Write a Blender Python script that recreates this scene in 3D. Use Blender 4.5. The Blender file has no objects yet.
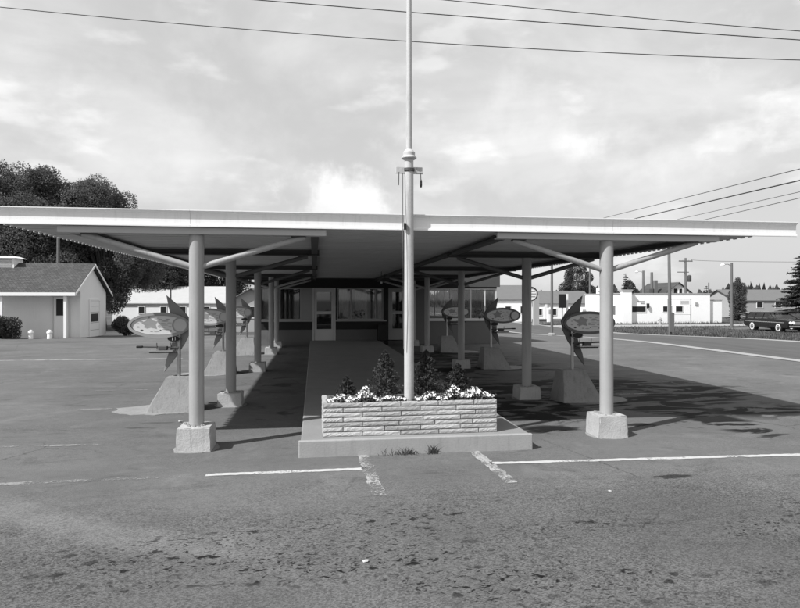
import bpy, bmesh, math, random
import numpy as np
from mathutils import Vector, Matrix
random.seed(7); np.random.seed(7)
R = math.radians
scene = bpy.context.scene
COL = scene.collection

# ---------------------------------------------------------------- camera
YAW = 8.08
cam_d = bpy.data.cameras.new('camera'); cam = bpy.data.objects.new('camera', cam_d); COL.objects.link(cam)
cam.location = (0, 0, 1.8); cam.rotation_euler = (R(90), 0, R(-YAW))
cam_d.sensor_width = 36; cam_d.lens = 606/800*36; cam_d.shift_y = -4/800
cam_d.clip_start = .05; cam_d.clip_end = 5000
scene.camera = cam

# ---------------------------------------------------------------- sky and sun
SUN_EL, SUN_DIR = 46.0, (-.883, -.469)           # where the sun stands, seen from the scene
world = bpy.data.worlds.new('World'); scene.world = world; world.use_nodes = True
nt = world.node_tree; nt.nodes.clear()
def wn(t, **k):
    n = nt.nodes.new(t)
    for a, b in k.items(): setattr(n, a, b)
    return n
L = nt.links.new
out = wn('ShaderNodeOutputWorld'); bg = wn('ShaderNodeBackground'); bg.inputs['Strength'].default_value = .1
sky = wn('ShaderNodeTexSky', sky_type='NISHITA', sun_disc=False)
sky.sun_elevation = R(SUN_EL); sky.sun_rotation = math.atan2(SUN_DIR[0], SUN_DIR[1]); sky.dust_density = 2.0
bw = wn('ShaderNodeRGBToBW'); L(sky.outputs[0], bw.inputs[0])
tc = wn('ShaderNodeTexCoord')
mp = wn('ShaderNodeMapping'); mp.inputs['Scale'].default_value = (1, 1, 2.4); mp.inputs['Location'].default_value = (.35, .1, .0)
L(tc.outputs['Generated'], mp.inputs[0])
n1 = wn('ShaderNodeTexNoise'); n1.inputs['Scale'].default_value = 2.6; n1.inputs['Detail'].default_value = 7; n1.inputs['Roughness'].default_value = .55; n1.inputs['Distortion'].default_value = .35
L(mp.outputs[0], n1.inputs['Vector'])
r1 = wn('ShaderNodeMapRange', interpolation_type='SMOOTHSTEP'); r1.inputs[1].default_value = .40; r1.inputs[2].default_value = .72
L(n1.outputs['Fac'], r1.inputs[0])
n2 = wn('ShaderNodeTexNoise'); n2.inputs['Scale'].default_value = 6.5; n2.inputs['Detail'].default_value = 6; n2.inputs['Roughness'].default_value = .5
L(mp.outputs[0], n2.inputs['Vector'])
r2 = wn('ShaderNodeMapRange', interpolation_type='SMOOTHSTEP'); r2.inputs[1].default_value = .57; r2.inputs[2].default_value = .70
L(n2.outputs['Fac'], r2.inputs[0])
veil = wn('ShaderNodeMath', operation='MULTIPLY_ADD'); veil.inputs[1].default_value = .30; veil.inputs[2].default_value = 4.5   # thin high veil
L(bw.outputs[0], veil.inputs[0])
m1 = wn('ShaderNodeMath', operation='MULTIPLY_ADD'); m1.inputs[1].default_value = 1.7
L(r1.outputs[0], m1.inputs[0]); L(veil.outputs[0], m1.inputs[2])
m2 = wn('ShaderNodeMath', operation='MULTIPLY_ADD'); m2.inputs[1].default_value = 1.3
L(r2.outputs[0], m2.inputs[0]); L(m1.outputs[0], m2.inputs[2])
last = m2.outputs[0]
nrm = wn('ShaderNodeVectorMath', operation='NORMALIZE'); L(tc.outputs['Generated'], nrm.inputs[0])
nd = wn('ShaderNodeTexNoise'); nd.inputs['Scale'].default_value = 12; nd.inputs['Detail'].default_value = 7; nd.inputs['Roughness'].default_value = .6; L(nrm.outputs[0], nd.inputs['Vector'])
ndb = wn('ShaderNodeTexNoise'); ndb.inputs['Scale'].default_value = 30; ndb.inputs['Detail'].default_value = 5; L(nrm.outputs[0], ndb.inputs['Vector'])
for az, el, ra, re, edge, amt in ((2.4, 9.0, 5.6, 3.9, .6, 2.3), (25.2, 13.7, 3.0, 1.5, 1.0, 1.6), (20, 13, 15, 7, .9, .9), (-14, 14, 18, 9, .9, .7), (60, 16, 20, 8, .6, 1.2), (-70, 20, 22, 9, .6, 1.2), (150, 22, 30, 9, .6, 1.2), (-130, 25, 25, 9, .6, 1.2)):
    c = (math.sin(R(az))*math.cos(R(el)), math.cos(R(az))*math.cos(R(el)), math.sin(R(el)))
    side = (math.cos(R(az)), -math.sin(R(az)), 0)
    sub = wn('ShaderNodeVectorMath', operation='SUBTRACT'); L(nrm.outputs[0], sub.inputs[0]); sub.inputs[1].default_value = c
    dh = wn('ShaderNodeVectorMath', operation='DOT_PRODUCT'); L(sub.outputs[0], dh.inputs[0]); dh.inputs[1].default_value = [q/R(ra) for q in side]
    dv = wn('ShaderNodeSeparateXYZ'); L(sub.outputs[0], dv.inputs[0])
    v2 = wn('ShaderNodeMath', operation='DIVIDE'); L(dv.outputs[2], v2.inputs[0]); v2.inputs[1].default_value = R(re)
    cv = wn('ShaderNodeCombineXYZ'); L(dh.outputs['Value'], cv.inputs[0]); L(v2.outputs[0], cv.inputs[1])
    ft = wn('ShaderNodeVectorMath', operation='DOT_PRODUCT'); L(sub.outputs[0], ft.inputs[0]); ft.inputs[1].default_value = (c[0], c[1], 0)
    L(ft.outputs['Value'], cv.inputs[2])
    ln = wn('ShaderNodeVectorMath', operation='LENGTH'); L(cv.outputs[0], ln.inputs[0])
    rg_ = wn('ShaderNodeMath', operation='MULTIPLY_ADD'); L(nd.outputs['Fac'], rg_.inputs[0]); rg_.inputs[1].default_value = -2.6; L(ln.outputs['Value'], rg_.inputs[2])
    rg2 = wn('ShaderNodeMath', operation='MULTIPLY_ADD'); L(ndb.outputs['Fac'], rg2.inputs[0]); rg2.inputs[1].default_value = -.5; L(rg_.outputs[0], rg2.inputs[2])
    mk = wn('ShaderNodeMapRange', interpolation_type='SMOOTHSTEP'); L(rg2.outputs[0], mk.inputs[0]); mk.inputs[1].default_value = -.52; mk.inputs[2].default_value = -.52-edge*1.2; mk.inputs[3].default_value = 0; mk.inputs[4].default_value = amt
    ad = wn('ShaderNodeMath', operation='ADD'); L(last, ad.inputs[0]); L(mk.outputs[0], ad.inputs[1]); last = ad.outputs[0]
L(last, bg.inputs['Color']); L(bg.outputs[0], out.inputs[0])

sun_d = bpy.data.lights.new('sun', 'SUN'); sun_d.energy = 5.0; sun_d.angle = R(.6); sun_d.color = (1, 1, 1)
sun = bpy.data.objects.new('sun', sun_d); COL.objects.link(sun)
sv = Vector((SUN_DIR[0]*math.cos(R(SUN_EL)), SUN_DIR[1]*math.cos(R(SUN_EL)), math.sin(R(SUN_EL))))
sun.rotation_euler = sv.to_track_quat('Z', 'Y').to_euler()

scene.view_settings.view_transform = 'Standard'; scene.view_settings.look = 'None'
scene.view_settings.gamma = 1; scene.view_settings.use_curve_mapping = False
scene.view_settings.exposure = 0.27
scene.render.engine = 'CYCLES'
scene.cycles.max_bounces = 7; scene.cycles.transparent_max_bounces = 12

# ---------------------------------------------------------------- terrain
def zt(x, y):
    d = .1405*x + .990*y
    t = min(1, max(0, (d-24)/22)); return -.55*t*t*(3-2*t)

# ---------------------------------------------------------------- materials
class NT:
    def __init__(s, m): s.t = m.node_tree
    def n(s, t, **k):
        o = s.t.nodes.new(t)
        for a, b in k.items():
            setattr(o, a, b)
        return o
    def l(s, a, b): s.t.links.new(a, b)
    def val(s, sock, v):
        if isinstance(v, (int, float)): sock.default_value = v
        else: s.l(v, sock)
    def math(s, op, a, b=0, c=0):
        o = s.n('ShaderNodeMath', operation=op); s.val(o.inputs[0], a); s.val(o.inputs[1], b); s.val(o.inputs[2], c); return o.outputs[0]
    def noise(s, vec, scale, detail=4, rough=.5, dist=0):
        o = s.n('ShaderNodeTexNoise'); s.l(vec, o.inputs['Vector'])
        o.inputs['Scale'].default_value = scale; o.inputs['Detail'].default_value = detail; o.inputs['Roughness'].default_value = rough; o.inputs['Distortion'].default_value = dist
        return o.outputs['Fac']
    def vor(s, vec, scale, rnd=1.0):
        o = s.n('ShaderNodeTexVoronoi', voronoi_dimensions='2D'); s.l(vec, o.inputs['Vector']); o.inputs['Scale'].default_value = scale; o.inputs['Randomness'].default_value = rnd; return o
    def rng(s, v, a, b, c=0, d=1, smooth=True):
        o = s.n('ShaderNodeMapRange', interpolation_type='SMOOTHSTEP' if smooth else 'LINEAR'); s.val(o.inputs[0], v)
        for i, q in enumerate((a, b, c, d)): o.inputs[i+1].default_value = q
        return o.outputs[0]
    def obj(s): return s.n('ShaderNodeTexCoord').outputs['Object']
    def pos(s): return s.n('ShaderNodeNewGeometry').outputs['Position']
    def mapv(s, vec, scale=(1,1,1), loc=(0,0,0), rot=(0,0,0)):
        o = s.n('ShaderNodeMapping'); s.l(vec, o.inputs[0]); o.inputs['Scale'].default_value = scale; o.inputs['Location'].default_value = loc; o.inputs['Rotation'].default_value = rot; return o.outputs[0]
    def finish(s, base, rough=.8, bump=None, bstr=.3, bdist=.01, metal=0, spec=.4):
        p = s.t.nodes['Principled BSDF']
        c = s.n('ShaderNodeCombineColor')
        for i in range(3): s.val(c.inputs[i], base)
        s.l(c.outputs[0], p.inputs['Base Color']); s.val(p.inputs['Roughness'], rough)
        p.inputs['Metallic'].default_value = metal; p.inputs['Specular IOR Level'].default_value = spec
        if bump is not None:
            b = s.n('ShaderNodeBump'); b.inputs['Strength'].default_value = bstr; b.inputs['Distance'].default_value = bdist
            s.l(bump, b.inputs['Height']); s.l(b.outputs[0], p.inputs['Normal'])

MATS = {}
def mat(name, v, rough=.75, var=.12, scale=4., fine=.06, fscale=60., bump=0., bscale=50., metal=0, spec=.35, rand=0., streak=0., chip=0.):
    m = bpy.data.materials.new(name); m.use_nodes = True; t = NT(m); p = t.pos()
    a = t.noise(p, scale, 5, .6); b = t.noise(p, fscale, 3, .6)
    f = t.math('MULTIPLY_ADD', t.math('SUBTRACT', a, .5), 2*var, 1.0)
    f = t.math('MULTIPLY_ADD', t.math('SUBTRACT', b, .5), 2*fine, f)
    if streak:
        q = t.noise(t.mapv(p, (9, 9, .6)), 2.2, 4, .6)
        f = t.math('MULTIPLY_ADD', t.rng(q, .5, .8), -streak, f)
    if chip:
        cq = t.rng(t.noise(p, 16, 5, .7), .66, .69); cz = t.rng(t.noise(p, 2.1, 3), .42, .6)
        f = t.math('MULTIPLY_ADD', t.math('MULTIPLY', cq, cz), -chip, f)
    if rand:
        oi = t.n('ShaderNodeObjectInfo').outputs['Random']
        f = t.math('MULTIPLY_ADD', t.math('SUBTRACT', oi, .5), 2*rand, f)
    bm = t.noise(p, bscale, 4, .65) if bump else None
    t.finish(t.math('MULTIPLY', f, v), rough, bm, bump, .01, metal, spec)
    MATS[name] = m; return m

def leafmat(name, v, trans=.25):
    m = bpy.data.materials.new(name); m.use_nodes = True; t = NT(m); p = t.pos()
    a = t.noise(p, .7, 3, .6); b = t.noise(p, 6., 2, .6)
    f = t.math('ADD', t.rng(a, .35, .65, .35, 1.15), t.math('MULTIPLY', b, .5))
    t.finish(t.math('MULTIPLY', f, v), .65, spec=.25)
    pr = m.node_tree.nodes['Principled BSDF']; tr = t.n('ShaderNodeBsdfTranslucent'); tr.inputs[0].default_value = (v*1.6,)*3+(1,)
    mx = t.n('ShaderNodeMixShader'); mx.inputs[0].default_value = trans
    o = m.node_tree.nodes['Material Output']; t.l(pr.outputs[0], mx.inputs[1]); t.l(tr.outputs[0], mx.inputs[2]); t.l(mx.outputs[0], o.inputs[0])
    MATS[name] = m; return m

def ellipse(t, sx, sy, cx, cy, rx, ry, soft=1.0):
    dx = t.math('DIVIDE', t.math('SUBTRACT', sx, cx), rx); dy = t.math('DIVIDE', t.math('SUBTRACT', sy, cy), ry)
    d = t.math('SQRT', t.math('ADD', t.math('MULTIPLY', dx, dx), t.math('MULTIPLY', dy, dy)))
    return t.rng(d, 1.0, 1.0-soft)

def asphalt():
    m = bpy.data.materials.new('asphalt_lot'); m.use_nodes = True; t = NT(m); p = t.pos()
    sp = t.n('ShaderNodeSeparateXYZ'); t.l(p, sp.inputs[0]); sx, sy = sp.outputs[0], sp.outputs[1]
    f = t.math('MULTIPLY_ADD', t.noise(p, .33, 5, .6, .4), .8, .60)
    f = t.math('MULTIPLY_ADD', t.rng(t.noise(p, 1.3, 6, .68, .6), .50, .72), .22, f)
    f = t.math('MULTIPLY_ADD', t.rng(t.noise(t.mapv(p, (.6, 1.1, 1), (7, 3, 0)), 1.7, 6, .68, .8), .54, .70), -.24, f)                       # broad mottling
    f = t.math('MULTIPLY_ADD', t.math('SUBTRACT', t.noise(t.mapv(p, (.25, 1.6, 1)), 1.2, 5, .6), .5), .36, f)
    f = t.math('MULTIPLY_ADD', t.math('SUBTRACT', t.noise(p, 9, 4, .7), .5), .34, f)
    # aggregate: pale and dark stones where the surface is worn
    va = t.vor(p, 95); sa = t.n('ShaderNodeSeparateColor'); t.l(va.outputs['Color'], sa.inputs[0])
    wear = t.rng(t.noise(p, .8, 3, .6), .35, .62)
    near = t.rng(sy, 6.6, 5.0)
    agg = t.math('MULTIPLY', t.math('SUBTRACT', sa.outputs[0], .45), t.math('MULTIPLY_ADD', wear, .35, t.math('MULTIPLY', near, .62)))
    f = t.math('ADD', f, agg)
    f = t.math('MULTIPLY_ADD', t.math('SUBTRACT', t.noise(p, 150, 3, .75), .5), .85, f)
    # oil and gum spots in front of the stalls
    pd = t.n('ShaderNodeVectorMath', operation='ADD'); nv = t.n('ShaderNodeTexNoise'); t.l(p, nv.inputs[0]); nv.inputs['Scale'].default_value = 14; nv.inputs['Detail'].default_value = 3
    vs = t.n('ShaderNodeVectorMath', operation='SCALE'); t.l(nv.outputs['Color'], vs.inputs[0]); vs.inputs['Scale'].default_value = .13
    t.l(p, pd.inputs[0]); t.l(vs.outputs[0], pd.inputs[1])
    spots = None
    for sc, thr, lim, amt in ((5.0, .22, .22, .92), (8.5, .36, .19, .9), (15, .34, .24, .85), (26, .30, .28, .8), (42, .24, .32, .7)):
        v = t.vor(t.mapv(pd.outputs[0], (.72, 1.35, 1)), sc); s3 = t.n('ShaderNodeSeparateColor'); t.l(v.outputs['Color'], s3.inputs[0])
        keep = t.rng(s3.outputs[1], thr+.02, thr-.02)
        size = t.math('MULTIPLY_ADD', s3.outputs[2], lim, lim*.55)
        d = t.math('DIVIDE', v.outputs['Distance'], size)
        s = t.math('MULTIPLY', t.math('MULTIPLY', t.rng(d, 1.0, .45), keep), amt)
        spots = s if spots is None else t.math('MAXIMUM', spots, s)
    near2 = t.rng(t.math('MULTIPLY_ADD', t.noise(p, .7, 4, .6), 1.6, sy), 6.9, 5.4)
    f = t.math('MULTIPLY', f, t.math('MULTIPLY_ADD', near2, -.22, 1.0))
    band = t.math('MULTIPLY', ellipse(t, sx, sy, 1.6, 4.25, 6.5, 1.5, .7), t.rng(t.noise(t.mapv(p, (.5, 1.4, 1)), 1.1, 3), .38, .58))
    spots = t.math('MULTIPLY', spots, t.math('MAXIMUM', band, .05))
    # drips where cars stood under the canopy, and the big wet stain on the right
    pn = t.noise(p, .95, 6, .62, .9); pn2 = t.noise(t.mapv(p, (.55, 1.3, 1)), 1.35, 6, .6, 1.2)
    st = None
    for cx, cy, rx, ry, a in ((5.4, 11.2, 4.4, 2.9, 1.9), (3.4, 9.6, 1.8, 1.7, 1.5), (4.4, 18.5, 2.6, 4.5, 1.2), (7.2, 8.9, 1.9, .9, 1.0), (3.25, 8.05, .75, .45, 1.2), (4.9, 8.1, 1.1, .5, 1.0), (6.0, 8.3, .62, 1.9, 1.5), (5.7, 9.3, 1.3, .9, 1.5), (3.1, 15, 2.2, 5.5, .9), (5.4, 15.5, 3.0, 2.0, .8),
                              (-.75, 9.7, .85, 1.3, .5), (-.9, 13.5, .9, 2.4, .5), (-2.3, 9.1, 1.0, .5, .36), (-3.9, 10.9, .9, .5, .3), (-5.2, 13.6, 1.0, .35, .3)):
        e = t.math('MULTIPLY', ellipse(t, sx, sy, cx, cy, rx, ry, .9), a)
        st = e if st is None else t.math('MAXIMUM', st, e)
    wet = t.math('MULTIPLY', t.rng(t.math('ADD', t.math('MULTIPLY_ADD', pn2, 2.2, -.6), t.math('MULTIPLY', t.math('MINIMUM', st, 1.0), .30)), .70, .82), t.rng(st, .0, .25))
    wet = t.math('MULTIPLY', wet, t.math('MINIMUM', t.math('MULTIPLY_ADD', st, 1.0, .12), 1.0))
    one = ellipse(t, sx, sy, 3.62, 5.72, .5, .14, 1.0)
    one = t.math('MAXIMUM', t.math('MULTIPLY', t.rng(t.math('MULTIPLY_ADD', one, .5, t.noise(t.mapv(p, (.5, 1.6, 1)), 6, 5, .7)), .74, .86), .8), 0)
    # long drag marks of tyres sweeping in from the left
    arc = t.math('ABSOLUTE', t.math('SUBTRACT', t.math('ADD', sy, t.math('MULTIPLY', t.math('MULTIPLY', sx, sx), -.17)), 4.5))
    arc = t.math('MULTIPLY', t.rng(arc, .35, .1), t.math('MULTIPLY', t.rng(sx, -3.4, -2.2), t.rng(sx, .2, -.8)))
    f = t.math('MULTIPLY_ADD', t.math('MULTIPLY', arc, t.noise(p, 2.2, 4)), .6, f)
    # hairline cracks
    vc = t.n('ShaderNodeTexVoronoi', feature='DISTANCE_TO_EDGE', voronoi_dimensions='2D'); t.l(pd.outputs[0], vc.inputs['Vector']); vc.inputs['Scale'].default_value = .34
    crack = t.math('MULTIPLY', t.rng(vc.outputs['Distance'], .006, .001), t.rng(t.noise(p, .5, 2), .5, .62))
    f = t.math('MULTIPLY', f, t.math('SUBTRACT', 1, t.math('MULTIPLY', crack, .35)))
    f = t.math('MULTIPLY', f, t.math('SUBTRACT', 1, t.math('MULTIPLY', spots, 1.0)))
    f = t.math('MULTIPLY', f, t.math('SUBTRACT', 1, t.math('MULTIPLY', t.math('MAXIMUM', wet, one), .90)))
    f = t.math('MAXIMUM', f, .06)
    rough = t.math('MULTIPLY_ADD', wet, -.12, .92)
    bmp = t.math('ADD', t.math('MULTIPLY', va.outputs['Distance'], .7), t.noise(p, 30, 4, .7))
    t.finish(t.math('MULTIPLY', f, .125), rough, bmp, .35, .008, spec=.10)
    MATS['asphalt'] = m
asphalt()

def ground_mat():
    m = bpy.data.materials.new('grassy_ground'); m.use_nodes = True; t = NT(m); p = t.pos()
    f = t.math('MULTIPLY_ADD', t.noise(p, .25, 6, .65), .9, .35)
    f = t.math('MULTIPLY_ADD', t.math('SUBTRACT', t.noise(p, 6, 5, .7), .5), .9, f)
    f = t.math('MULTIPLY_ADD', t.rng(t.noise(p, .12, 4, .6), .52, .68), .6, f)
    t.finish(t.math('MULTIPLY', f, .105), .95, t.noise(p, 12, 5, .7), .6, .04, spec=.1)
    MATS['ground'] = m
ground_mat()
def road_mat():
    m = bpy.data.materials.new('road_asphalt'); m.use_nodes = True; t = NT(m); p = t.pos()
    f = t.math('MULTIPLY_ADD', t.noise(t.mapv(p, (1.6, .08, 1)), 1.2, 5, .6), .7, .62)
    f = t.math('MULTIPLY_ADD', t.math('SUBTRACT', t.noise(p, 8, 5, .7), .5), .3, f)
    t.finish(t.math('MULTIPLY', f, .095), .9, t.noise(p, 60, 3), .2, .005, spec=.2)
    MATS['road'] = m
road_mat()

mat('concrete', .26, .9, .26, 3.5, .2, 40, .6, 40, streak=.3)
mat('footing_concrete', .40, .9, .26, 5, .2, 50, .6, 45, streak=.28)
mat('island_concrete', .22, .92, .18, 2, .12, 40, .25, 60)
mat('kerb_face', .30, .92, .16, 3, .12, 40, .3, 50, streak=.15)
mat('gutter', .30, .9, .2, 1.2, .1, 20)
mat('gravel_edge', .30, .95, .25, 1.5, .2, 12, .4, 14)
mat('white_fascia', .80, .45, .05, 1.2, .02, 40, spec=.4, streak=.12, chip=.25)
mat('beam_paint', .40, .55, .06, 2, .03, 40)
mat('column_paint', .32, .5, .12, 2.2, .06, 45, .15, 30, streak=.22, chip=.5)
mat('brace_dark', .10, .55, .08, 3)  # darker copy of the column paint, canopy shade put into its colour
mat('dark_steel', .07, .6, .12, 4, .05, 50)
mat('deck_metal', .50, .5, .12, 1.3, .04, 40)
mat('roofing', .16, .95, .2, 2)
mat('pole_paint', .46, .55, .12, 6, .07, 50, .2, 30, streak=.4, chip=.6)
mat('rope', .12, .9)
mat('brick', .43, .92, .22, 9, .2, 80, .9, 70, rand=.20, streak=.12)
mat('mortar', .13, .95, .15, 10)
mat('soil', .045, 1., .3, 14, .2, 50, .8, 30)
mat('paint_line', .50, .9, .35, 3, .3, 26)
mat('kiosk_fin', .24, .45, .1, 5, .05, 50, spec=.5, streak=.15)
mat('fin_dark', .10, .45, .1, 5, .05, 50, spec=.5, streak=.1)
mat('kiosk_frame', .30, .4, .06, 5, .03, 50, spec=.5)
mat('kiosk_face', .62, .35, .10, 9, .05, 60, spec=.5)
mat('disc_face', .52, .4, .05, 6)
mat('print_dark', .06, .5); mat('print_mid', .29, .5, .2, 20); mat('print_pale', .38, .5, .15, 20)
mat('steel', .42, .35, .1, 10, metal=.8)
mat('black', .012, .5, .1)
mat('stucco_pale', .78, .9, .06, 1.5, .05, 30, .25, 40, streak=.05)
mat('stucco_white', .88, .85, .04, .8, .03, 20, .15, 30, streak=.05)
mat('panel_wall', .13, .8, .10, 3, .06, 40, .15, 40)
mat('panel_dark', .014, .6, .1, 3)
mat('frame_grey', .34, .5, .06, 3)
mat('frame_pale', .55, .5, .06, 3)
mat('pale_panel', .30, .7, .08, 3)
mat('white_paint', .78, .6, .05, 3, .03, 30)
def shingle_mat():
    m = bpy.data.materials.new('shingle'); m.use_nodes = True; t = NT(m); p = t.mapv(t.pos(), (1, 1, 1.7))
    b = t.n('ShaderNodeTexBrick'); v = t.n('ShaderNodeCombineXYZ'); sp = t.n('ShaderNodeSeparateXYZ'); t.l(p, sp.inputs[0]); t.l(sp.outputs[0], v.inputs[0]); t.l(sp.outputs[2], v.inputs[1]); t.l(v.outputs[0], b.inputs['Vector'])
    b.inputs['Scale'].default_value = 3.0; b.inputs['Color1'].default_value = (.75,)*3+(1,); b.inputs['Color2'].default_value = (1.15,)*3+(1,); b.inputs['Mortar'].default_value = (.45,)*3+(1,); b.inputs['Mortar Size'].default_value = .03; b.inputs['Row Height'].default_value = .3
    w = t.n('ShaderNodeRGBToBW'); t.l(b.outputs[0], w.inputs[0])
    f = t.math('MULTIPLY', w.outputs[0], t.math('MULTIPLY_ADD', t.noise(p, .9, 5, .6), .7, .65))
    t.finish(t.math('MULTIPLY', f, .085), .95, b.outputs['Fac'], .5, .02, spec=.15); MATS['shingle'] = m
shingle_mat()
mat('shingle_plain', .11, .95, .16, 5, .2, 30, .5, 30)
mat('shingle_pale', .42, .9, .1, 2, .1, 20)
mat('shingle_mid', .14, .9, .12, 2, .15, 20)
mat('grey_wall', .34, .9, .08, 1.5)
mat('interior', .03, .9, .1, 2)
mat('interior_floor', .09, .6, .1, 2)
mat('curtain', .75, .9, .25, 14)
mat('bark', .06, .95, .3, 5, .3, 30, .8, 20)
mat('wood_pole', .13, .9, .2, 3, .15, 30, .4, 30, streak=.2)
mat('car_black', .008, .2, .05, 2, .0, 10, spec=.35)
mat('tyre', .02, .8); mat('whitewall', .7, .7); mat('chrome', .75, .12, .02, 3, metal=1.0); mat('lens', .8, .2, spec=.6)
mat('petal', .86, .7, .05, 10)
mat('wire', .03, .7)
leafmat('leaf_dark', .11, .4); leafmat('leaf_mid', .075); leafmat('leaf_far', .072); leafmat('needle', .036, .1); leafmat('needle_far', .05, .1)
leafmat('shrub', .042, .1); leafmat('bush', .055, .15); leafmat('weed', .09); leafmat('grass_blade', .085)

def glass(name, dark, rough=.03):
    m = bpy.data.materials.new(name); m.use_nodes = True; t = NT(m)
    g = t.n('ShaderNodeBsdfGlossy'); g.inputs['Roughness'].default_value = rough; g.inputs['Color'].default_value = (.9, .9, .9, 1)
    tr = t.n('ShaderNodeBsdfTransparent'); tr.inputs[0].default_value = (dark, dark, dark, 1)
    fr = t.n('ShaderNodeFresnel'); fr.inputs[0].default_value = 1.5
    w = t.n('ShaderNodeMath', operation='ADD', use_clamp=True); t.l(fr.outputs[0], w.inputs[0]); w.inputs[1].default_value = .03
    mx = t.n('ShaderNodeMixShader'); t.l(w.outputs[0], mx.inputs[0]); t.l(tr.outputs[0], mx.inputs[1]); t.l(g.outputs[0], mx.inputs[2])
    t.l(mx.outputs[0], m.node_tree.nodes['Material Output'].inputs[0]); MATS[name] = m
glass('glass', .82); glass('car_glass', .92)

# ---------------------------------------------------------------- mesh helpers
WL = {}                                                    # world location of every parent
def wloc(o):
    return WL.get(o.name, Vector((0, 0, 0))) if o else Vector((0, 0, 0))
class MB:
    def __init__(s): s.v = []; s.f = []
    def add(s, vs, fs):
        b = len(s.v); s.v += [tuple(q) for q in vs]; s.f += [tuple(i+b for i in f) for f in fs]; return s
    def box(s, x0, x1, y0, y1, z0, z1):
        return s.add([(x0,y0,z0),(x1,y0,z0),(x1,y1,z0),(x0,y1,z0),(x0,y0,z1),(x1,y0,z1),(x1,y1,z1),(x0,y1,z1)],
                     [(0,3,2,1),(4,5,6,7),(0,1,5,4),(1,2,6,5),(2,3,7,6),(3,0,4,7)])
    def frustum(s, a, b, z0, z1):                          # a, b = (x0,x1,y0,y1) below and above
        return s.add([(a[0],a[2],z0),(a[1],a[2],z0),(a[1],a[3],z0),(a[0],a[3],z0),(b[0],b[2],z1),(b[1],b[2],z1),(b[1],b[3],z1),(b[0],b[3],z1)],
                     [(0,3,2,1),(4,5,6,7),(0,1,5,4),(1,2,6,5),(2,3,7,6),(3,0,4,7)])
    def tube(s, pts, r, n=10, cap=True):
        P = [Vector(p) for p in pts]; rs = r if isinstance(r, (list, tuple)) else [r]*len(P); b = len(s.v)
        for i, p in enumerate(P):
            d = (P[min(i+1, len(P)-1)]-P[max(i-1, 0)]).normalized()
            u = d.cross(Vector((0, 0, 1)))
            if u.length < 1e-3: u = Vector((1, 0, 0))
            u.normalize(); w = d.cross(u)
            for k in range(n):
                a = 2*math.pi*k/n; q = p+(u*math.cos(a)+w*math.sin(a))*rs[i]; s.v.append(tuple(q))
        for i in range(len(P)-1):
            for k in range(n):
                k2 = (k+1) % n
                s.f.append((b+i*n+k, b+(i+1)*n+k, b+(i+1)*n+k2, b+i*n+k2))
        if cap:
            s.f.append(tuple(b+k for k in range(n))); s.f.append(tuple(b+(len(P)-1)*n+k for k in reversed(range(n))))
        return s
    def prism(s, poly, axis, a, b):                        # polygon of 2-D points swept along an axis from a to b
        n = len(poly)
        def P(q, c): return {'y': (q[0], c, q[1]), 'x': (c, q[0], q[1]), 'z': (q[0], q[1], c)}[axis]
        base = len(s.v); s.v += [P(q, a) for q in poly]+[P(q, b) for q in poly]
        s.f.append(tuple(base+i for i in range(n))); s.f.append(tuple(base+n+i for i in reversed(range(n))))
        for i in range(n):
            j = (i+1) % n; s.f.append((base+i, base+n+i, base+n+j, base+j))
        return s
    def lathe(s, c, prof, n=16):                           # (radius, z) profile round a vertical axis
        b = len(s.v)
        for r, z in prof:
            for k in range(n):
                a = 2*math.pi*k/n; s.v.append((c[0]+r*math.cos(a), c[1]+r*math.sin(a), c[2]+z))
        for i in range(len(prof)-1):
            for k in range(n):
                k2 = (k+1) % n; s.f.append((b+i*n+k, b+i*n+k2, b+(i+1)*n+k2, b+(i+1)*n+k))
        s.f.append(tuple(b+k for k in reversed(range(n)))); s.f.append(tuple(b+(len(prof)-1)*n+k for k in range(n)))
        return s
    def mesh(s, name, m, smooth=False, off=Vector((0,0,0))):
        me = bpy.data.meshes.new(name); me.from_pydata([(v[0]-off.x, v[1]-off.y, v[2]-off.z) for v in s.v], [], s.f)
        bm = bmesh.new(); bm.from_mesh(me); bmesh.ops.recalc_face_normals(bm, faces=bm.faces); bm.to_mesh(me); bm.free()
        me.materials.append(MATS[m])
        if smooth:
            me.polygons.foreach_set('use_smooth', [True]*len(me.polygons)); me.set_sharp_from_angle(angle=R(38))
        return me
    def build(s, name, m, parent=None, smooth=False, bevel=0, local=False):
        off = Vector((0,0,0)) if local or parent is None else wloc(parent)
        o = bpy.data.objects.new(name, s.mesh(name, m, smooth, off)); COL.objects.link(o)
        if parent: o.parent = parent
        WL[o.name] = wloc(parent)
        if bevel:
            b = o.modifiers.new('bevel', 'BEVEL'); b.width = bevel; b.segments = 2; b.limit_method = 'ANGLE'; b.angle_limit = R(40)
        return o
def tag(o, label=None, cat=None, group=None, kind=None):
    for k, v in (('label', label), ('category', cat), ('group', group), ('kind', kind)):
        if v: o[k] = v
    return o
def thing(name, loc, label, cat, group=None, rz=0):
    o = bpy.data.objects.new(name, None); COL.objects.link(o); o.location = loc; o.rotation_euler = (0, 0, rz); o.empty_display_size = .2
    WL[o.name] = Vector(loc); return tag(o, label, cat, group)
def piece(name, mesh, parent, loc, rot=(0,0,0), scale=(1,1,1), local=False):
    o = bpy.data.objects.new(name, mesh); COL.objects.link(o); o.parent = parent
    o.location = Vector(loc) if local else Vector(loc)-wloc(parent); o.rotation_euler = rot; o.scale = scale
    WL[o.name] = Vector(loc); return o
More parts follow.
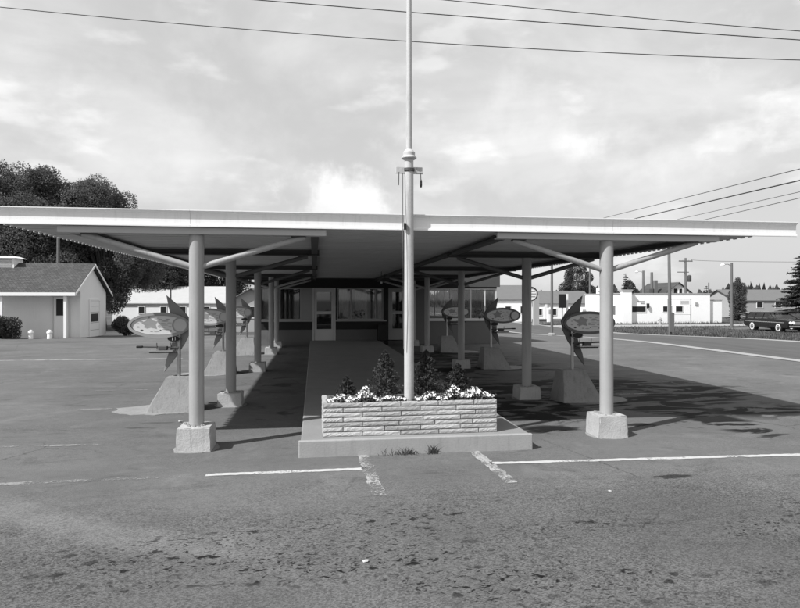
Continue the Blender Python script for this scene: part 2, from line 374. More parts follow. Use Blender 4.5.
def weather(o, k):                                         # chipped, uneven edges on a concrete block
    bm = bmesh.new(); bm.from_mesh(o.data)
    bmesh.ops.bevel(bm, geom=bm.edges[:], offset=k*.55, segments=2, affect='EDGES')
    bmesh.ops.subdivide_edges(bm, edges=[e for e in bm.edges if e.calc_length() > .12], cuts=4, use_grid_fill=True)
    rnd = random.Random(len(o.name)*7+int(o.data.vertices[0].co.x*100))
    for v in bm.verts: v.co += Vector((rnd.gauss(0, 1), rnd.gauss(0, 1), rnd.gauss(0, 1)))*k*.16
    bm.to_mesh(o.data); bm.free(); o.data.polygons.foreach_set('use_smooth', [True]*len(o.data.polygons)); o.data.set_sharp_from_angle(angle=R(24))
def box(name, m, parent, *b, bevel=0, local=False): return MB().box(*b).build(name, m, parent, bevel=bevel, local=local)
def raw(name, V, F, m, parent=None, off=None, smooth=False):  # big quad soups through numpy
    me = bpy.data.meshes.new(name); V = np.asarray(V, dtype=np.float32)
    if off is not None: V = V-np.array(off, dtype=np.float32)
    F = np.asarray(F, dtype=np.int32); k = F.shape[1]
    me.vertices.add(len(V)); me.vertices.foreach_set('co', V.ravel())
    me.loops.add(F.size); me.loops.foreach_set('vertex_index', F.ravel())
    me.polygons.add(len(F)); me.polygons.foreach_set('loop_start', np.arange(0, F.size, k, dtype=np.int32))
    me.update(calc_edges=True); me.validate(); me.materials.append(MATS[m])
    o = bpy.data.objects.new(name, me); COL.objects.link(o)
    if parent: o.parent = parent
    return o

# ---------------------------------------------------------------- ground, lot, road
def sheet(name, xs, ys, dz, m):
    V = [(x, y, zt(x, y)+dz) for y in ys for x in xs]; n = len(xs)
    F = [(j*n+i, j*n+i+1, (j+1)*n+i+1, (j+1)*n+i) for j in range(len(ys)-1) for i in range(n-1)]
    me = bpy.data.meshes.new(name); me.from_pydata(V, [], F); me.materials.append(MATS[m])
    me.polygons.foreach_set('use_smooth', [True]*len(F))
    o = bpy.data.objects.new(name, me); COL.objects.link(o); return tag(o, kind='structure')
def steps(a, b, s): n = max(1, int(round((b-a)/s))); return [a+(b-a)*i/n for i in range(n+1)]
far = [-3000, -1500, -700, -300, -150, -100]
sheet('ground', far+steps(-80, 90, 2.0)+[150, 300, 700, 1500, 3000], far+steps(-60, 110, 1.0)+[150, 300, 700, 1500, 3000], -.02, 'ground')
sheet('parking_lot', steps(-60, 13.95, 2.), steps(-30, 38, 1.0), 0, 'asphalt')
sheet('road', steps(14.45, 20.7, 1.), steps(-40, 130, 1.0), -.006, 'road')
tag(MB().build('road_kerb', 'gutter') if False else sheet('gutter_strip', [13.95, 14.45], steps(-40, 130, 1.0), .012, 'gutter'), kind='structure')
sheet('gravel_verge', [20.7, 21.5], steps(-40, 130, 1.0), .0, 'gravel_edge')
sheet('gravel_apron', steps(21.5, 44, 1.5), steps(50, 54, 1.0), .002, 'gravel_edge')

def worn_paint(name, wear, v):
    m = bpy.data.materials.new(name); m.use_nodes = True; t = NT(m); p = t.pos()
    f = t.math('MULTIPLY_ADD', t.noise(p, 7, 4, .7), .6, .7)
    t.finish(t.math('MULTIPLY', f, v), .9, spec=.2)
    n = t.math('ADD', t.math('MULTIPLY', t.noise(p, 2.2, 4, .6), .55), t.math('MULTIPLY', t.noise(p, 38, 5, .75), .45))
    k = t.rng(n, wear-.05, wear+.06)
    pr = m.node_tree.nodes['Principled BSDF']; tr = t.n('ShaderNodeBsdfTransparent'); mx = t.n('ShaderNodeMixShader')
    t.l(k, mx.inputs[0]); t.l(tr.outputs[0], mx.inputs[1]); t.l(pr.outputs[0], mx.inputs[2]); t.l(mx.outputs[0], m.node_tree.nodes['Material Output'].inputs[0]); MATS[name] = m
worn_paint('paint_fresh', .42, .46); worn_paint('paint_worn', .48, .36); worn_paint('paint_faint', .50, .25)
def ragged_line(name, x0, y0, x1, y1, w, label, wear=0, group='painted parking lines'):
    a = Vector((x0, y0, 0)); b = Vector((x1, y1, 0)); d = (b-a); Ln = d.length; d.normalize(); p = Vector((-d.y, d.x, 0))
    n = max(4, int(Ln/.05)); V = []; rnd = random.Random(int(1000*(x0+y0)))
    for i in range(n+1):
        q = a+d*Ln*i/n; z0 = zt(q.x, q.y)+.004
        for sg in (-1, 1):
            c = q+p*sg*w/2*(1+rnd.uniform(-.2, .2)); V.append((c.x, c.y, z0))
    mb = MB(); mb.add(V, [(2*i, 2*i+2, 2*i+3, 2*i+1) for i in range(n)])
    return tag(mb.build(name, ('paint_fresh', 'paint_worn', 'paint_faint')[wear]), label, 'parking line', group)
ragged_line('parking_line', .56, 6.45, -1.1, 6.44, .085, 'white painted line just left of the planter island', 0)
ragged_line('parking_line', -1.1, 6.44, -5.2, 6.36, .085, 'faded continuation of the painted line in front of the near left footing', 2)
ragged_line('parking_line', 1.92, 6.47, 7.5, 6.25, .085, 'long white painted line right of the planter island crossing to the right edge', 0)
ragged_line('parking_line', .56, 7.0, .60, 5.55, .13, 'short worn white stripe by the left front of the planter kerb', 1)
ragged_line('parking_line', 1.88, 7.05, 1.93, 5.75, .12, 'short worn white stripe by the right front of the planter kerb', 1)
ragged_line('parking_line', -2.6, 8.0, -5.1, 8.05, .08, 'thin white stall line left of the nearest tapered pedestal', 2)
ragged_line('parking_line', -3.15, 10.6, -4.7, 10.6, .07, 'short white stall line left of the first boomerang menu stand', 2)
ragged_line('parking_line', -3.3, 12.75, -4.3, 12.75, .07, 'short white stall line level with the second left column', 2)
ragged_line('parking_line', -4.0, 19.4, -15.5, 19.6, .14, 'long pale stripe across the lot in front of the pale cottage', 1)
ragged_line('parking_line', 5.6, 10.9, 6.9, 10.8, .07, 'white stall line in the shade right of the near right column', 1)
ragged_line('parking_line', 6.0, 13.9, 8.6, 13.8, .07, 'faint stall line right of the first right menu stand', 2)

# ---------------------------------------------------------------- raised island with kerb
CX = 1.22
isl = thing('kerbed_island', (CX, 7.05, 0), 'long raised concrete walk running from the brick planter back to the diner door', 'walkway')
mb = MB(); mb.prism([(-.15, 7.06), (2.59, 7.06), (2.59, 24.3), (-.15, 24.3)], 'z', -.02, .185); mb.build('walk_slab', 'island_concrete', isl, bevel=.015)
kb = MB(); kb.box(-.175, 2.61, 7.0, 7.06, -.02, .19); kb.build('front_kerb', 'kerb_face', isl, bevel=.012)

# ---------------------------------------------------------------- brick planter
PX0, PX1, PY0, PY1, PZ0, PZ1 = .10, 2.22, 7.18, 7.84, .185, .585
pl = thing('brick_planter', (1.16, 7.5, .185), 'low planter box of rough pale split-face bricks at the flagpole foot', 'planter')
t_ = .085
mb = MB()
mb.box(PX0+.012, PX1-.012, PY0+.012, PY0+t_, PZ0, PZ1-.012); mb.box(PX0+.012, PX1-.012, PY1-t_, PY1-.012, PZ0, PZ1-.012)
mb.box(PX0+.012, PX0+t_, PY0+t_, PY1-t_, PZ0, PZ1-.012); mb.box(PX1-t_, PX1-.012, PY0+t_, PY1-t_, PZ0, PZ1-.012)
mb.build('mortar_core', 'mortar', pl)
def brick_mesh(i):
    rnd = random.Random(50+i); nx, nz = 12, 3; mb = MB()
    V = []; F = []
    for k in range(nz+1):
        for j in range(nx+1):
            edge = j in (0, nx) or k in (0, nz)
            V.append((j/nx-.5, -.5-(0 if edge else rnd.uniform(.02, .11)), k/nz-.5))
    for k in range(nz):
        for j in range(nx):
            a = k*(nx+1)+j; F.append((a, a+1, a+nx+2, a+nx+1))
    mb.add(V, F); b = len(V)
    V2 = [(-.5, .5, -.5), (.5, .5, -.5), (.5, .5, .5), (-.5, .5, .5)]
    mb.v += V2
    bl = [j for j in range(nx+1)]; tl = [nz*(nx+1)+j for j in range(nx+1)]
    mb.f.append(tuple(reversed(bl))[:0] or tuple([b, b+1]+list(reversed(bl))))
    mb.f.append(tuple([b+2, b+3]+tl))
    mb.f.append(tuple([b+3, b]+[k*(nx+1) for k in range(nz+1)]))
    mb.f.append(tuple([b+1, b+2]+[k*(nx+1)+nx for k in reversed(range(nz+1))]))
    return mb.mesh('brick', 'brick')
BM = [brick_mesh(i) for i in range(6)]
nc = 7; ch = (PZ1-PZ0)/nc
for c in range(nc):
    z = PZ0+ch*(c+.5); hgt = ch-.011
    x = PX0; first = .24 if c % 2 else .47
    ln = first
    while x < PX1-.01:                                       # front
        x1 = min(x+ln, PX1)
        if PX1-x1 < .08: x1 = PX1
        piece('brick', random.choice(BM), pl, ((x+x1)/2, PY0+.03+random.uniform(-.003, .003), z), (0,0,0), (x1-x-.011, .055, hgt))
        x = x1; ln = .47*random.uniform(.92, 1.06)
    for sx, rz in ((PX0, -90), (PX1, 90)):                   # ends
        y = PY0+.062; ln = .2 if c % 2 else .36
        while y < PY1-.01:
            y1 = min(y+ln, PY1)
            if PY1-y1 < .06: y1 = PY1
            piece('brick', random.choice(BM), pl, (sx+(.03 if sx == PX0 else -.03), (y+y1)/2, z), (0,0,R(rz)), (y1-y-.007, .055, hgt))
            y = y1; ln = .36
# rough cap of the top course inside + soil
box('soil_bed', 'soil', pl, PX0+t_, PX1-t_, PY0+t_, PY1-t_, PZ0, PZ1-.03)

def leaf_cloud(n, sampler, size, flat=.0, aspect=.55):
    """n small leaf quads; sampler(n) -> (n,3) points"""
    P = sampler(n); n = len(P)
    a = np.random.normal(size=(n, 3)); a /= np.linalg.norm(a, axis=1)[:, None]
    b = np.random.normal(size=(n, 3)); b[:, 2] *= (1-flat); b -= a*np.sum(a*b, axis=1)[:, None]; b /= np.linalg.norm(b, axis=1)[:, None]
    s = size*np.random.uniform(.55, 1.25, (n, 1)); a = a*s; b = b*s*aspect
    V = np.stack([P-a, P-b*.9+a*.1, P+a, P+b*.9+a*.1], axis=1).reshape(-1, 3)
    F = np.arange(4*n).reshape(-1, 4); return V, F
def blob_sampler(blobs, shell=.55):
    def f(n):
        w = np.array([b[3]*b[4]*b[5] for b in blobs])**(2/3); w /= w.sum(); idx = np.random.choice(len(blobs), n, p=w)
        B = np.array(blobs)[idx]; d = np.random.normal(size=(n, 3)); d /= np.linalg.norm(d, axis=1)[:, None]
        r = (shell+(1-shell)*np.random.random((n, 1))**.6)*np.random.uniform(.9, 1.06, (n, 1))
        return B[:, :3]+d*r*B[:, 3:6]
    return f

# evergreen shrubs in the planter
def small_cedar(x, y, h, w, label):
    o = thing('cedar_shrub', (x, y, PZ1-.03), label, 'shrub', 'small evergreens in the planter')
    MB().tube([(x, y, PZ1-.06), (x+.01, y, PZ1+h*.8)], [.012, .004], 6).build('stem', 'bark', o)
    def smp(n):
        t = np.random.random(n)**1.1; ang = np.random.random(n)*6.283; k = np.round(ang/(6.283/7))*(6.283/7)
        ang = .45*ang+.55*k+np.sin(t*17)*.5
        r = w*(1-t)**.75*(.35+.75*np.random.random(n))*(1+.35*np.sin(t*21+ang*3))
        return np.stack([x+r*np.cos(ang), y+.8*r*np.sin(ang), PZ1-.02+t*h+np.abs(r)*.35], 1)
    V, F = leaf_cloud(int(3600*h/.4), smp, .018, aspect=.35); raw('foliage', V, F, 'shrub', o, off=(x, y, PZ1-.03))
small_cedar(.40, 7.50, .29, .12, 'smallest dark evergreen shrub at the left end of the planter')
small_cedar(.88, 7.52, .60, .19, 'tall dark evergreen shrub in the planter just left of the flagpole')
small_cedar(1.40, 7.52, .60, .20, 'bushy tall evergreen shrub in the planter just right of the flagpole')
small_cedar(1.82, 7.56, .42, .18, 'medium evergreen shrub in the right half of the planter')
# white bedding flowers
def flower_clump(x0, x1, hmax, label, n):
    cx = (x0+x1)/2; o = thing('white_flower_clump', (cx, 7.36, PZ1-.03), label, 'flowers', 'white bedding flowers in the planter')
    def hgt(x): return hmax*(.55+.45*math.sin((x-x0)/(x1-x0)*math.pi))*(.75+.35*math.sin(x*23))
    pts = []
    for _ in range(n):
        x = random.uniform(x0, x1); y = random.uniform(7.215, 7.50); pts.append((x, y, PZ1-.015+max(.02, hgt(x)*random.uniform(.45, 1.05))))
    pts = np.array(pts)
    def smp(k):
        q = pts[np.random.randint(0, len(pts), k)].copy(); q += np.random.normal(0, .018, q.shape); q[:, 2] -= np.abs(np.random.normal(0, .035, k)); q[:, 2] = np.maximum(q[:, 2], PZ1-.02); return q
    V, F = leaf_cloud(n*9, smp, .020); raw('foliage', V, F, 'weed', o, off=(cx, 7.36, PZ1-.03))
    VV = []; FF = []
    for p in pts:                                            # five-petal blossoms
        p = Vector(p); nrm = Vector((random.gauss(0, .45), -.75+random.gauss(0, .35), .75)).normalized(); u = nrm.cross(Vector((0, 0, 1))).normalized(); w = nrm.cross(u); r = random.uniform(.014, .023)
        for k in range(5):
            a = 2*math.pi*k/5+random.random()*.3; d = u*math.cos(a)+w*math.sin(a); e = u*math.cos(a+1.57)+w*math.sin(a+1.57); b = len(VV)
            VV += [p, p+d*r*.6+e*r*.42+nrm*r*.2, p+d*r+nrm*r*.1, p+d*r*.6-e*r*.42+nrm*r*.2]; FF.append((b, b+1, b+2, b+3))
    raw('blossoms', [tuple(v) for v in VV], FF, 'petal', o, off=(cx, 7.36, PZ1-.03))
flower_clump(.16, .42, .08, 'low clump of white flowers at the left end of the planter', 70)
flower_clump(.40, .78, .15, 'rounded heap of white flowers left of the taller evergreen', 150)
flower_clump(.78, 1.10, .055, 'thin row of white flowers just left of the flagpole foot', 70)
flower_clump(1.22, 1.58, .085, 'low clump of white flowers just right of the flagpole foot', 100)
flower_clump(1.58, 1.98, .15, 'dense heap of white flowers in the right half of the planter', 220)
flower_clump(1.94, 2.18, .14, 'white flowers spilling over the right end of the planter', 100)
def grass_tuft(name, x, y, n, h, w, label, m='weed', z=None, group='weeds along the kerb'):
    z = zt(x, y) if z is None else z
    o = thing(name, (x, y, z), label, 'weeds', group); V = []; F = []
    for _ in range(n):
        bx = x+random.gauss(0, w); by = y+random.gauss(0, .02); a = random.uniform(0, 6.28); L_ = h*random.uniform(.15, 1); ln = L_*random.uniform(.2, 1.3); t = .004
        dx, dy = math.cos(a), math.sin(a); b = len(V)
        V += [(bx-t, by, z), (bx+t, by, z), (bx+dx*ln*.4+t*.7, by+dy*ln*.4, z+L_*.6), (bx+dx*ln, by+dy*ln, z+L_), (bx+dx*ln*.4-t*.7, by+dy*ln*.4, z+L_*.6)]
        F.append((b, b+1, b+2, b+3, b+4))
    tag(raw('blades', V, F, m, o, off=(x, y, z)), kind='stuff')
grass_tuft('weed_tuft', 1.03, 6.975, 70, .11, .12, 'wide weed tuft at the foot of the planter kerb')
grass_tuft('weed_tuft', 1.37, 6.975, 45, .15, .045, 'narrow taller weed tuft at the foot of the planter kerb')

# ---------------------------------------------------------------- flagpole
FX, FY = 1.163, 7.40
fp = thing('flagpole', (FX, FY, PZ1-.03), 'tall pale metal flagpole rising from the brick planter in front of the canopy', 'flagpole')
MB().tube([(FX, FY, .45), (FX, FY, 3.56)], [.062, .056], 20).build('lower_tube', 'pole_paint', fp, smooth=True)
MB().lathe((FX, FY, 3.56), [(.06, -.03), (.095, -.012), (.095, .0), (.075, .02), (.075, .06), (.05, .09), (.034, .10)], 20).build('collar', 'pole_paint', fp, smooth=True)
MB().tube([(FX, FY, 3.6), (FX, FY, 6.5)], [.037, .030], 16).build('upper_tube', 'pole_paint', fp, smooth=True)
MB().box(FX-.165, FX+.175, FY-.02, FY+.02, 3.36, 3.44).build('cross_board', 'pole_paint', fp, bevel=.004)
MB().lathe((FX, FY, 3.405), [(.066, -.02), (.07, -.015), (.07, .015), (.066, .02)], 16).build('clamp', 'dark_steel', fp)
for hx, hz in ((-.13, .16), (.14, .10)):
    MB().tube([(FX+hx, FY-.03, 3.37), (FX+hx*1.03, FY-.03, 3.37-hz)], .006, 6).build('hook', 'dark_steel', fp)
MB().lathe((FX+.144, FY-.03, 3.19), [(.012, 0), (.016, .03), (.014, .08), (.006, .1)], 8).build('snap_pulley', 'black', fp)
MB().tube([(FX-.085, FY-.04, 3.36), (FX-.088, FY-.075, 2.6), (FX-.082, FY-.085, 1.7), (FX-.075, FY-.07, 1.2)], .005, 6).build('halyard', 'rope', fp)
MB().box(FX-.075, FX-.045, FY-.085, FY-.05, 2.66, 2.74).build('cleat', 'black', fp)

# ---------------------------------------------------------------- canopy
CY0, CY1 = 7.5, 24.25
DX0, DX1 = -3.56, 6.0
ROWX = (-1.41, 3.87); ROWY = (7.63, 10.7, 15.7, 20.6, 23.55)
ZB0, ZB1, ZD = 2.59, 2.672, 2.68
cn = thing('drive_in_canopy', (CX, 7.63, 0), 'long flat drive-in canopy with white fascia on two rows of round columns', 'canopy')
# fascia: channel with a flared lip and a rolled foot
FZ0, FZ1 = 2.668, 2.868
prof = [(7.5, FZ0+.012), (7.485, FZ0), (7.47, FZ0+.004), (7.47, FZ0+.022), (7.492, FZ0+.036), (7.492, FZ1-.075), (7.486, FZ1-.04), (7.462, FZ1-.014), (7.448, FZ1-.01), (7.448, FZ1), (7.50, FZ1+.004), (7.53, FZ1+.004), (7.53, FZ0+.012)]
for x0, x1 in ((-4.13, -1.46), (-1.457, 1.215), (1.218, 3.89), (3.893, 6.57)):
    MB().prism(prof, 'x', x0, x1).build('fascia', 'white_fascia', cn)
# corrugated deck, sheet by sheet
def deck_mesh(w):
    n = 4; p = .6/n; q = []
    for i in range(n):
        y = i*p; q += [(y, .045), (y+.05, .045), (y+.065, 0), (y+.135, 0)]
    q.append((.6, .045)); mb = MB()
    V = [(sx*w/2, y, z) for sx in (-1, 1) for y, z in q]; m = len(q)
    F = [(i, i+1, m+i+1, m+i) for i in range(m-1)]; mb.add(V, F)
    return mb.mesh('deck_sheet', 'deck_metal')
spans = ((DX0, .06), (.06, 2.38), (2.38, DX1)); dm = [deck_mesh(b-a+.02) for a, b in spans]
ny = int((CY1-7.55)/.6)
for i in range(ny):
    for k, (a, b) in enumerate(spans):
        piece('deck_sheet', dm[k], cn, ((a+b)/2, 7.55+i*.6, ZD+(.004 if k == 1 else 0)+(.006 if i % 2 else 0)))
cm = MB().box(-.012, .012, -.03, .03, .004, .03).mesh('edge_clip', 'frame_pale')  # pale blocks added to imitate dots of light along the corrugated edge
for ex in (DX0-.005, DX1+.005):
    for i in range(ny*4): piece('edge_clip', cm, cn, (ex, 7.66+i*.15, ZD-.012))
box('roof_top', 'roofing', cn, DX0+.04, DX1-.04, 7.532, CY1, ZD+.056, ZD+.10)
# frames
for rx in ROWX:
    sgn = -1 if rx < CX else 1
    for i, ry in enumerate(ROWY):
        mb = MB()
        if i == 0:
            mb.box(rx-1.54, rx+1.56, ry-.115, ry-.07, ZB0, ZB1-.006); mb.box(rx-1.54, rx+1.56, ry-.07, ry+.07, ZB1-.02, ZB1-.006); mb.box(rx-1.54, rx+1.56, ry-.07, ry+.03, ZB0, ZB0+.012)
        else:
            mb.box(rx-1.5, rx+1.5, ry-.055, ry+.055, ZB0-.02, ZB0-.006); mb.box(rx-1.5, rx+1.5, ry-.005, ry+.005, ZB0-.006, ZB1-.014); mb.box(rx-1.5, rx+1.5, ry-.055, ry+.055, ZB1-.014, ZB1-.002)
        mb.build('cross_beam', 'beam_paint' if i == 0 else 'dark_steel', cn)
        cz = .30 if i == 0 else .24
        r = .088
        mt = 'column_paint'
        c = MB().tube([(rx, ry, cz-.02), (rx, ry, ZB0-(.0 if i == 0 else .02))], r, 28).build('column', mt, cn, smooth=True); WL[c.name] = Vector((CX, 7.63, 0))
        w = .20
        mb = MB().frustum((rx-w-.005, rx+w+.005, ry-w-.005, ry+w+.005), (rx-w+.008, rx+w-.008, ry-w+.008, ry+w-.008), -.03, cz-.015)
        f = mb.build('footing', 'footing_concrete', c); weather(f, .018 if i < 2 else .01)
        mb = MB()
        for q in range(16):                                  # crumbs of mortar round the column foot
            a = q/16*6.28+random.uniform(-.2, .2); rr = r+random.uniform(.01, .07); sx_, sy_ = rx+rr*math.cos(a), ry+rr*math.sin(a); s_ = random.uniform(.008, .022)
            mb.frustum((sx_-s_, sx_+s_, sy_-s_, sy_+s_), (sx_-s_*.5, sx_+s_*.5, sy_-s_*.5, sy_+s_*.5), cz-.02, cz-.015+s_*.9)
        if i < 2: tag(mb.build('mortar_crumbs', 'concrete', c), kind='stuff')
        if i < 2: MB().prism([(rx+.27*math.cos(k*.393)*(1.15 if k%4 == 2 else 1), ry+.27*math.sin(k*.393)+random.uniform(-.03, .03)) for k in range(16)], 'z', -.01, .006).build('mortar_skirt', 'concrete', c)
        for s in (-1, 1):
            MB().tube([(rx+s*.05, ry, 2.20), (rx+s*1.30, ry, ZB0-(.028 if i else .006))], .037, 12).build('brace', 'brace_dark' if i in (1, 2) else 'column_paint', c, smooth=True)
            MB().box(rx+s*1.22-.09, rx+s*1.22+.09, ry-.045, ry+.045, ZB0-(.03 if i else .012), ZB0-(.0205 if i else .001)).build('brace_plate', 'dark_steel', c)
    for x in (rx-1.42, rx+1.42):
        ys = [7.72]+[y for y in ROWY[1:]]+[CY1-.02]
        for a, b in zip(ys[:-1], ys[1:]):
            a2 = a+(.058 if a in ROWY else 0); b2 = b-(.058 if b in ROWY else 0)
            mb = MB(); mb.box(x-.05, x+.05, a2, b2, ZB0+.004, ZB0+.016); mb.box(x-.005, x+.005, a2, b2, ZB0+.016, ZB1-.016); mb.box(x-.05, x+.05, a2, b2, ZB1-.016, ZB1-.001)
            mb.build('purlin', 'dark_steel', cn)
# small lamp holders hanging under the deck near the building
def lamp(x, y, label):
    o = thing('hanging_lamp', (x, y, 2.3), label, 'lamp', 'bare lamp holders under the canopy')
    MB().tube([(x, y, ZD-.002), (x, y, 2.45)], .012, 6).build('stem', 'dark_steel', o)
    MB().lathe((x, y, 2.36), [(.13, 0), (.12, .02), (.05, .07), (.03, .11)], 14).build('shade', 'dark_steel', o, smooth=True)
    MB().lathe((x, y, 2.30), [(.012, 0), (.035, .02), (.03, .05), (.02, .07)], 10).build('bulb', 'white_paint', o, smooth=True)
lamp(2.02, 13.3, 'dark shaded lamp hanging under the canopy just behind the flagpole')
lamp(2.05, 18.5, 'dark shaded lamp hanging under the canopy near the second diner door')

# ---------------------------------------------------------------- menu stands
def text_mesh(body, size, name, m):
    cu = bpy.data.curves.new(name, 'FONT'); cu.body = body; cu.size = size; cu.align_x = 'CENTER'; cu.align_y = 'CENTER'; cu.extrude = .001
    tmp = bpy.data.objects.new(name, cu); COL.objects.link(tmp); bpy.context.view_layer.update()
    me = bpy.data.meshes.new_from_object(tmp.evaluated_get(bpy.context.evaluated_depsgraph_get())); bpy.data.objects.remove(tmp); me.materials.clear(); me.materials.append(MATS[m]); return me
def oval(cx, cz, rx, rz, n=36): return [(cx+rx*math.cos(2*math.pi*k/n), cz+rz*math.sin(2*math.pi*k/n)) for k in range(n)]
def ring(mb, cx, cz, rx, rz, t, y0, y1, n=36):
    o = oval(cx, cz, rx, rz, n); i = oval(cx, cz, rx-t, rz-t, n); b = len(mb.v)
    for P in (o, i):
        for y in (y0, y1): mb.v += [(x, y, z) for x, z in P]
    for k in range(n):
        j = (k+1) % n; O0, O1, I0, I1 = b, b+n, b+2*n, b+3*n
        mb.f += [(O0+k, O0+j, O1+j, O1+k), (I0+k, I1+k, I1+j, I0+j), (O0+k, I0+k, I0+j, O0+j), (O1+k, O1+j, I1+j, I1+k)]
    return mb
def menu_stand(x, y, s, label, number=None, seed=0, rz=0):
    rnd = random.Random(seed)
    o = thing('menu_stand', (x, y, 0), label, 'menu stand', 'boomerang menu stands beside the stalls', rz)
    lo = dict(local=True)
    def sx(a, b): return (a, b) if s > 0 else (-b, -a)
    bx = sx(-.46, .30); tx = sx(-.17, .24)
    # tapered pedestal with softened corners
    MB().frustum((bx[0], bx[1], -.34, .34), (tx[0], tx[1], -.16, .16), -.02, .55).build('pedestal', 'concrete', o, **lo)
    weather(o.children[0], .02)
    sk = sx(-1.1, .40)
    n = 26; rim = [((sk[0]+sk[1])/2+(sk[1]-sk[0])/2*math.cos(6.283*k/n)*rnd.uniform(.82, 1.05), .48*math.sin(6.283*k/n)*rnd.uniform(.85, 1.08)) for k in range(n)]
    MB().prism([(a, b) for a, b in rim], 'z', -.01, .007).build('mortar_apron', 'concrete', o, **lo)
    MB().tube([(0, 0, .5), (0, 0, 1.5)], .028, 12).build('post', 'steel', o, smooth=True, **lo)
    fin = [(-.21, 1.88), (-.03, 1.72), (.13, 1.54), (.20, 1.42), (.17, 1.26), (.08, 1.07), (-.08, .82), (-.25, .60), (-.21, .82), (-.13, 1.05), (-.08, 1.25), (-.12, 1.45), (-.16, 1.62)]
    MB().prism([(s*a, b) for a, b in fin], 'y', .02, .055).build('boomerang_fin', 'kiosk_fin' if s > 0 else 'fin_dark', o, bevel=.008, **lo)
    cx, cz = -s*.30, 1.39
    MB().prism(oval(cx, cz, .485, .205), 'y', -.05, .018).build('sign_case', 'kiosk_frame', o, **lo)
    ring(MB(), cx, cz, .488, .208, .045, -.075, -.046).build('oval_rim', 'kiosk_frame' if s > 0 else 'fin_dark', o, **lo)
    fc = MB().prism(oval(cx-.0, cz, .435, .157), 'y', -.056, -.0505).build('menu_face', 'kiosk_face', o, **lo)
    ring(MB(), cx+.33, cz, .125, .125, .022, -.084, -.047, 24).build('disc_rim', 'kiosk_frame' if s > 0 else 'fin_dark', o, **lo)
    MB().prism(oval(cx+.33, cz, .104, .104, 24), 'y', -.08, -.045).build('round_disc', 'disc_face', o, **lo)
    # printed matter on the menu: a star-like picture and blocks of small print
    st = []
    for k in range(10):
        a = math.pi/2+k*math.pi/5+.12; r = (.125 if k % 2 == 0 else .078)*rnd.uniform(.8, 1.15); st.append((cx-.14+r*math.cos(a)*1.15, cz+.02+r*math.sin(a)*.85))
    MB().prism(st, 'y', -.0575, -.0562).build('star_picture', 'print_mid', o, **lo)
    for bx_, bz_, w_, h_, m_ in ((-.27, -.085, .05, .03, 'print_dark'), (.09, .065, .11, .018, 'print_mid'), (.16, .035, .08, .014, 'print_pale'), (.06, .03, .09, .012, 'print_pale'), (.08, .0, .13, .012, 'print_pale'),
                             (.06, -.035, .10, .02, 'print_pale'), (.10, -.07, .12, .014, 'print_pale'), (.18, -.095, .035, .035, 'print_mid'), (-.04, -.105, .09, .016, 'print_pale'), (-.05, .105, .07, .014, 'print_mid'),
                             (-.33, .03, .04, .02, 'print_pale'), (-.12, -.1, .05, .018, 'print_mid'), (-.28, .06, .06, .022, 'print_mid'), (-.33, -.03, .05, .03, 'print_pale'), (.02, .09, .06, .02, 'print_pale'), (.0, -.02, .05, .05, 'print_pale'), (-.22, -.03, .03, .04, 'print_mid'), (.13, .095, .07, .015, 'print_mid'), (.02, -.085, .03, .02, 'print_dark'), (.17, -.03, .06, .02, 'print_mid')):
        if abs(bx_)+w_ > .42: continue
        MB().prism(oval(cx+bx_, cz+bz_, w_/2, h_/2, 10), 'y', -.0572, -.0562).build('print_patch', m_, o, **lo)
    no = MB().prism(oval(-s*.07, 1.165, .105, .055, 24), 'y', -.06, .015).build('number_plate', 'black', o, **lo)
    ring(MB(), -s*.07, 1.165, .108, .058, .012, -.066, -.055, 24).build('plate_rim', 'kiosk_fin', o, **lo)
    if number:
        t = piece('number', text_mesh(number, .085, 'number', 'kiosk_face'), o, (-s*.07, -.063, 1.165), (R(90), 0, 0), local=True)
    # tray carrier under the sign
    MB().tube([(0, -.03, 1.02), (-s*.60, -.03, 1.04)], .014, 8).build('tray_arm', 'dark_steel', o, **lo)
    MB().tube([(0, -.12, .950), (-s*.44, -.12, .950)], .012, 8).build('tray_arm', 'dark_steel', o, **lo)
    x0, x1 = sorted((-s*.06, -s*.44)); MB().box(x0, x1, -.20, .02, .962, .985).build('tray', 'steel', o, bevel=.004, **lo)
    x0, x1 = sorted((-s*.16, -s*.30)); MB().box(x0, x1, -.15, -.05, .986, 1.05).build('call_speaker', 'dark_steel', o, bevel=.01, **lo)
    x0, x1 = sorted((-s*.56, -s*.66)); MB().box(x0, x1, -.06, .0, 1.02, 1.055).build('microphone', 'black', o, bevel=.01, **lo)
    for q in (.34, .12): MB().tube([(-s*q, -.03, .99), (-s*q, -.05, 1.10)], .007, 6).build('hook', 'dark_steel', o, **lo)
menu_stand(-2.20, 10.4, 1, 'nearest left boomerang menu stand, oval board pointing left, on tapered concrete pedestal', '11', 1)
menu_stand(-2.20, 15.3, 1, 'second left boomerang menu stand, partly hidden by the columns', None, 2)
menu_stand(-2.20, 20.6, 1, 'farthest left boomerang menu stand, small and close to the diner wall', None, 3)
menu_stand(4.62, 10.4, -1, 'nearest right dark boomerang menu stand, its board half behind the near right column', None, 4)
menu_stand(4.66, 15.6, -1, 'second right dark boomerang menu stand in front of the diner window', None, 5)
menu_stand(4.60, 20.7, -1, 'farthest right boomerang menu stand, crossed by the third right column', None, 6)

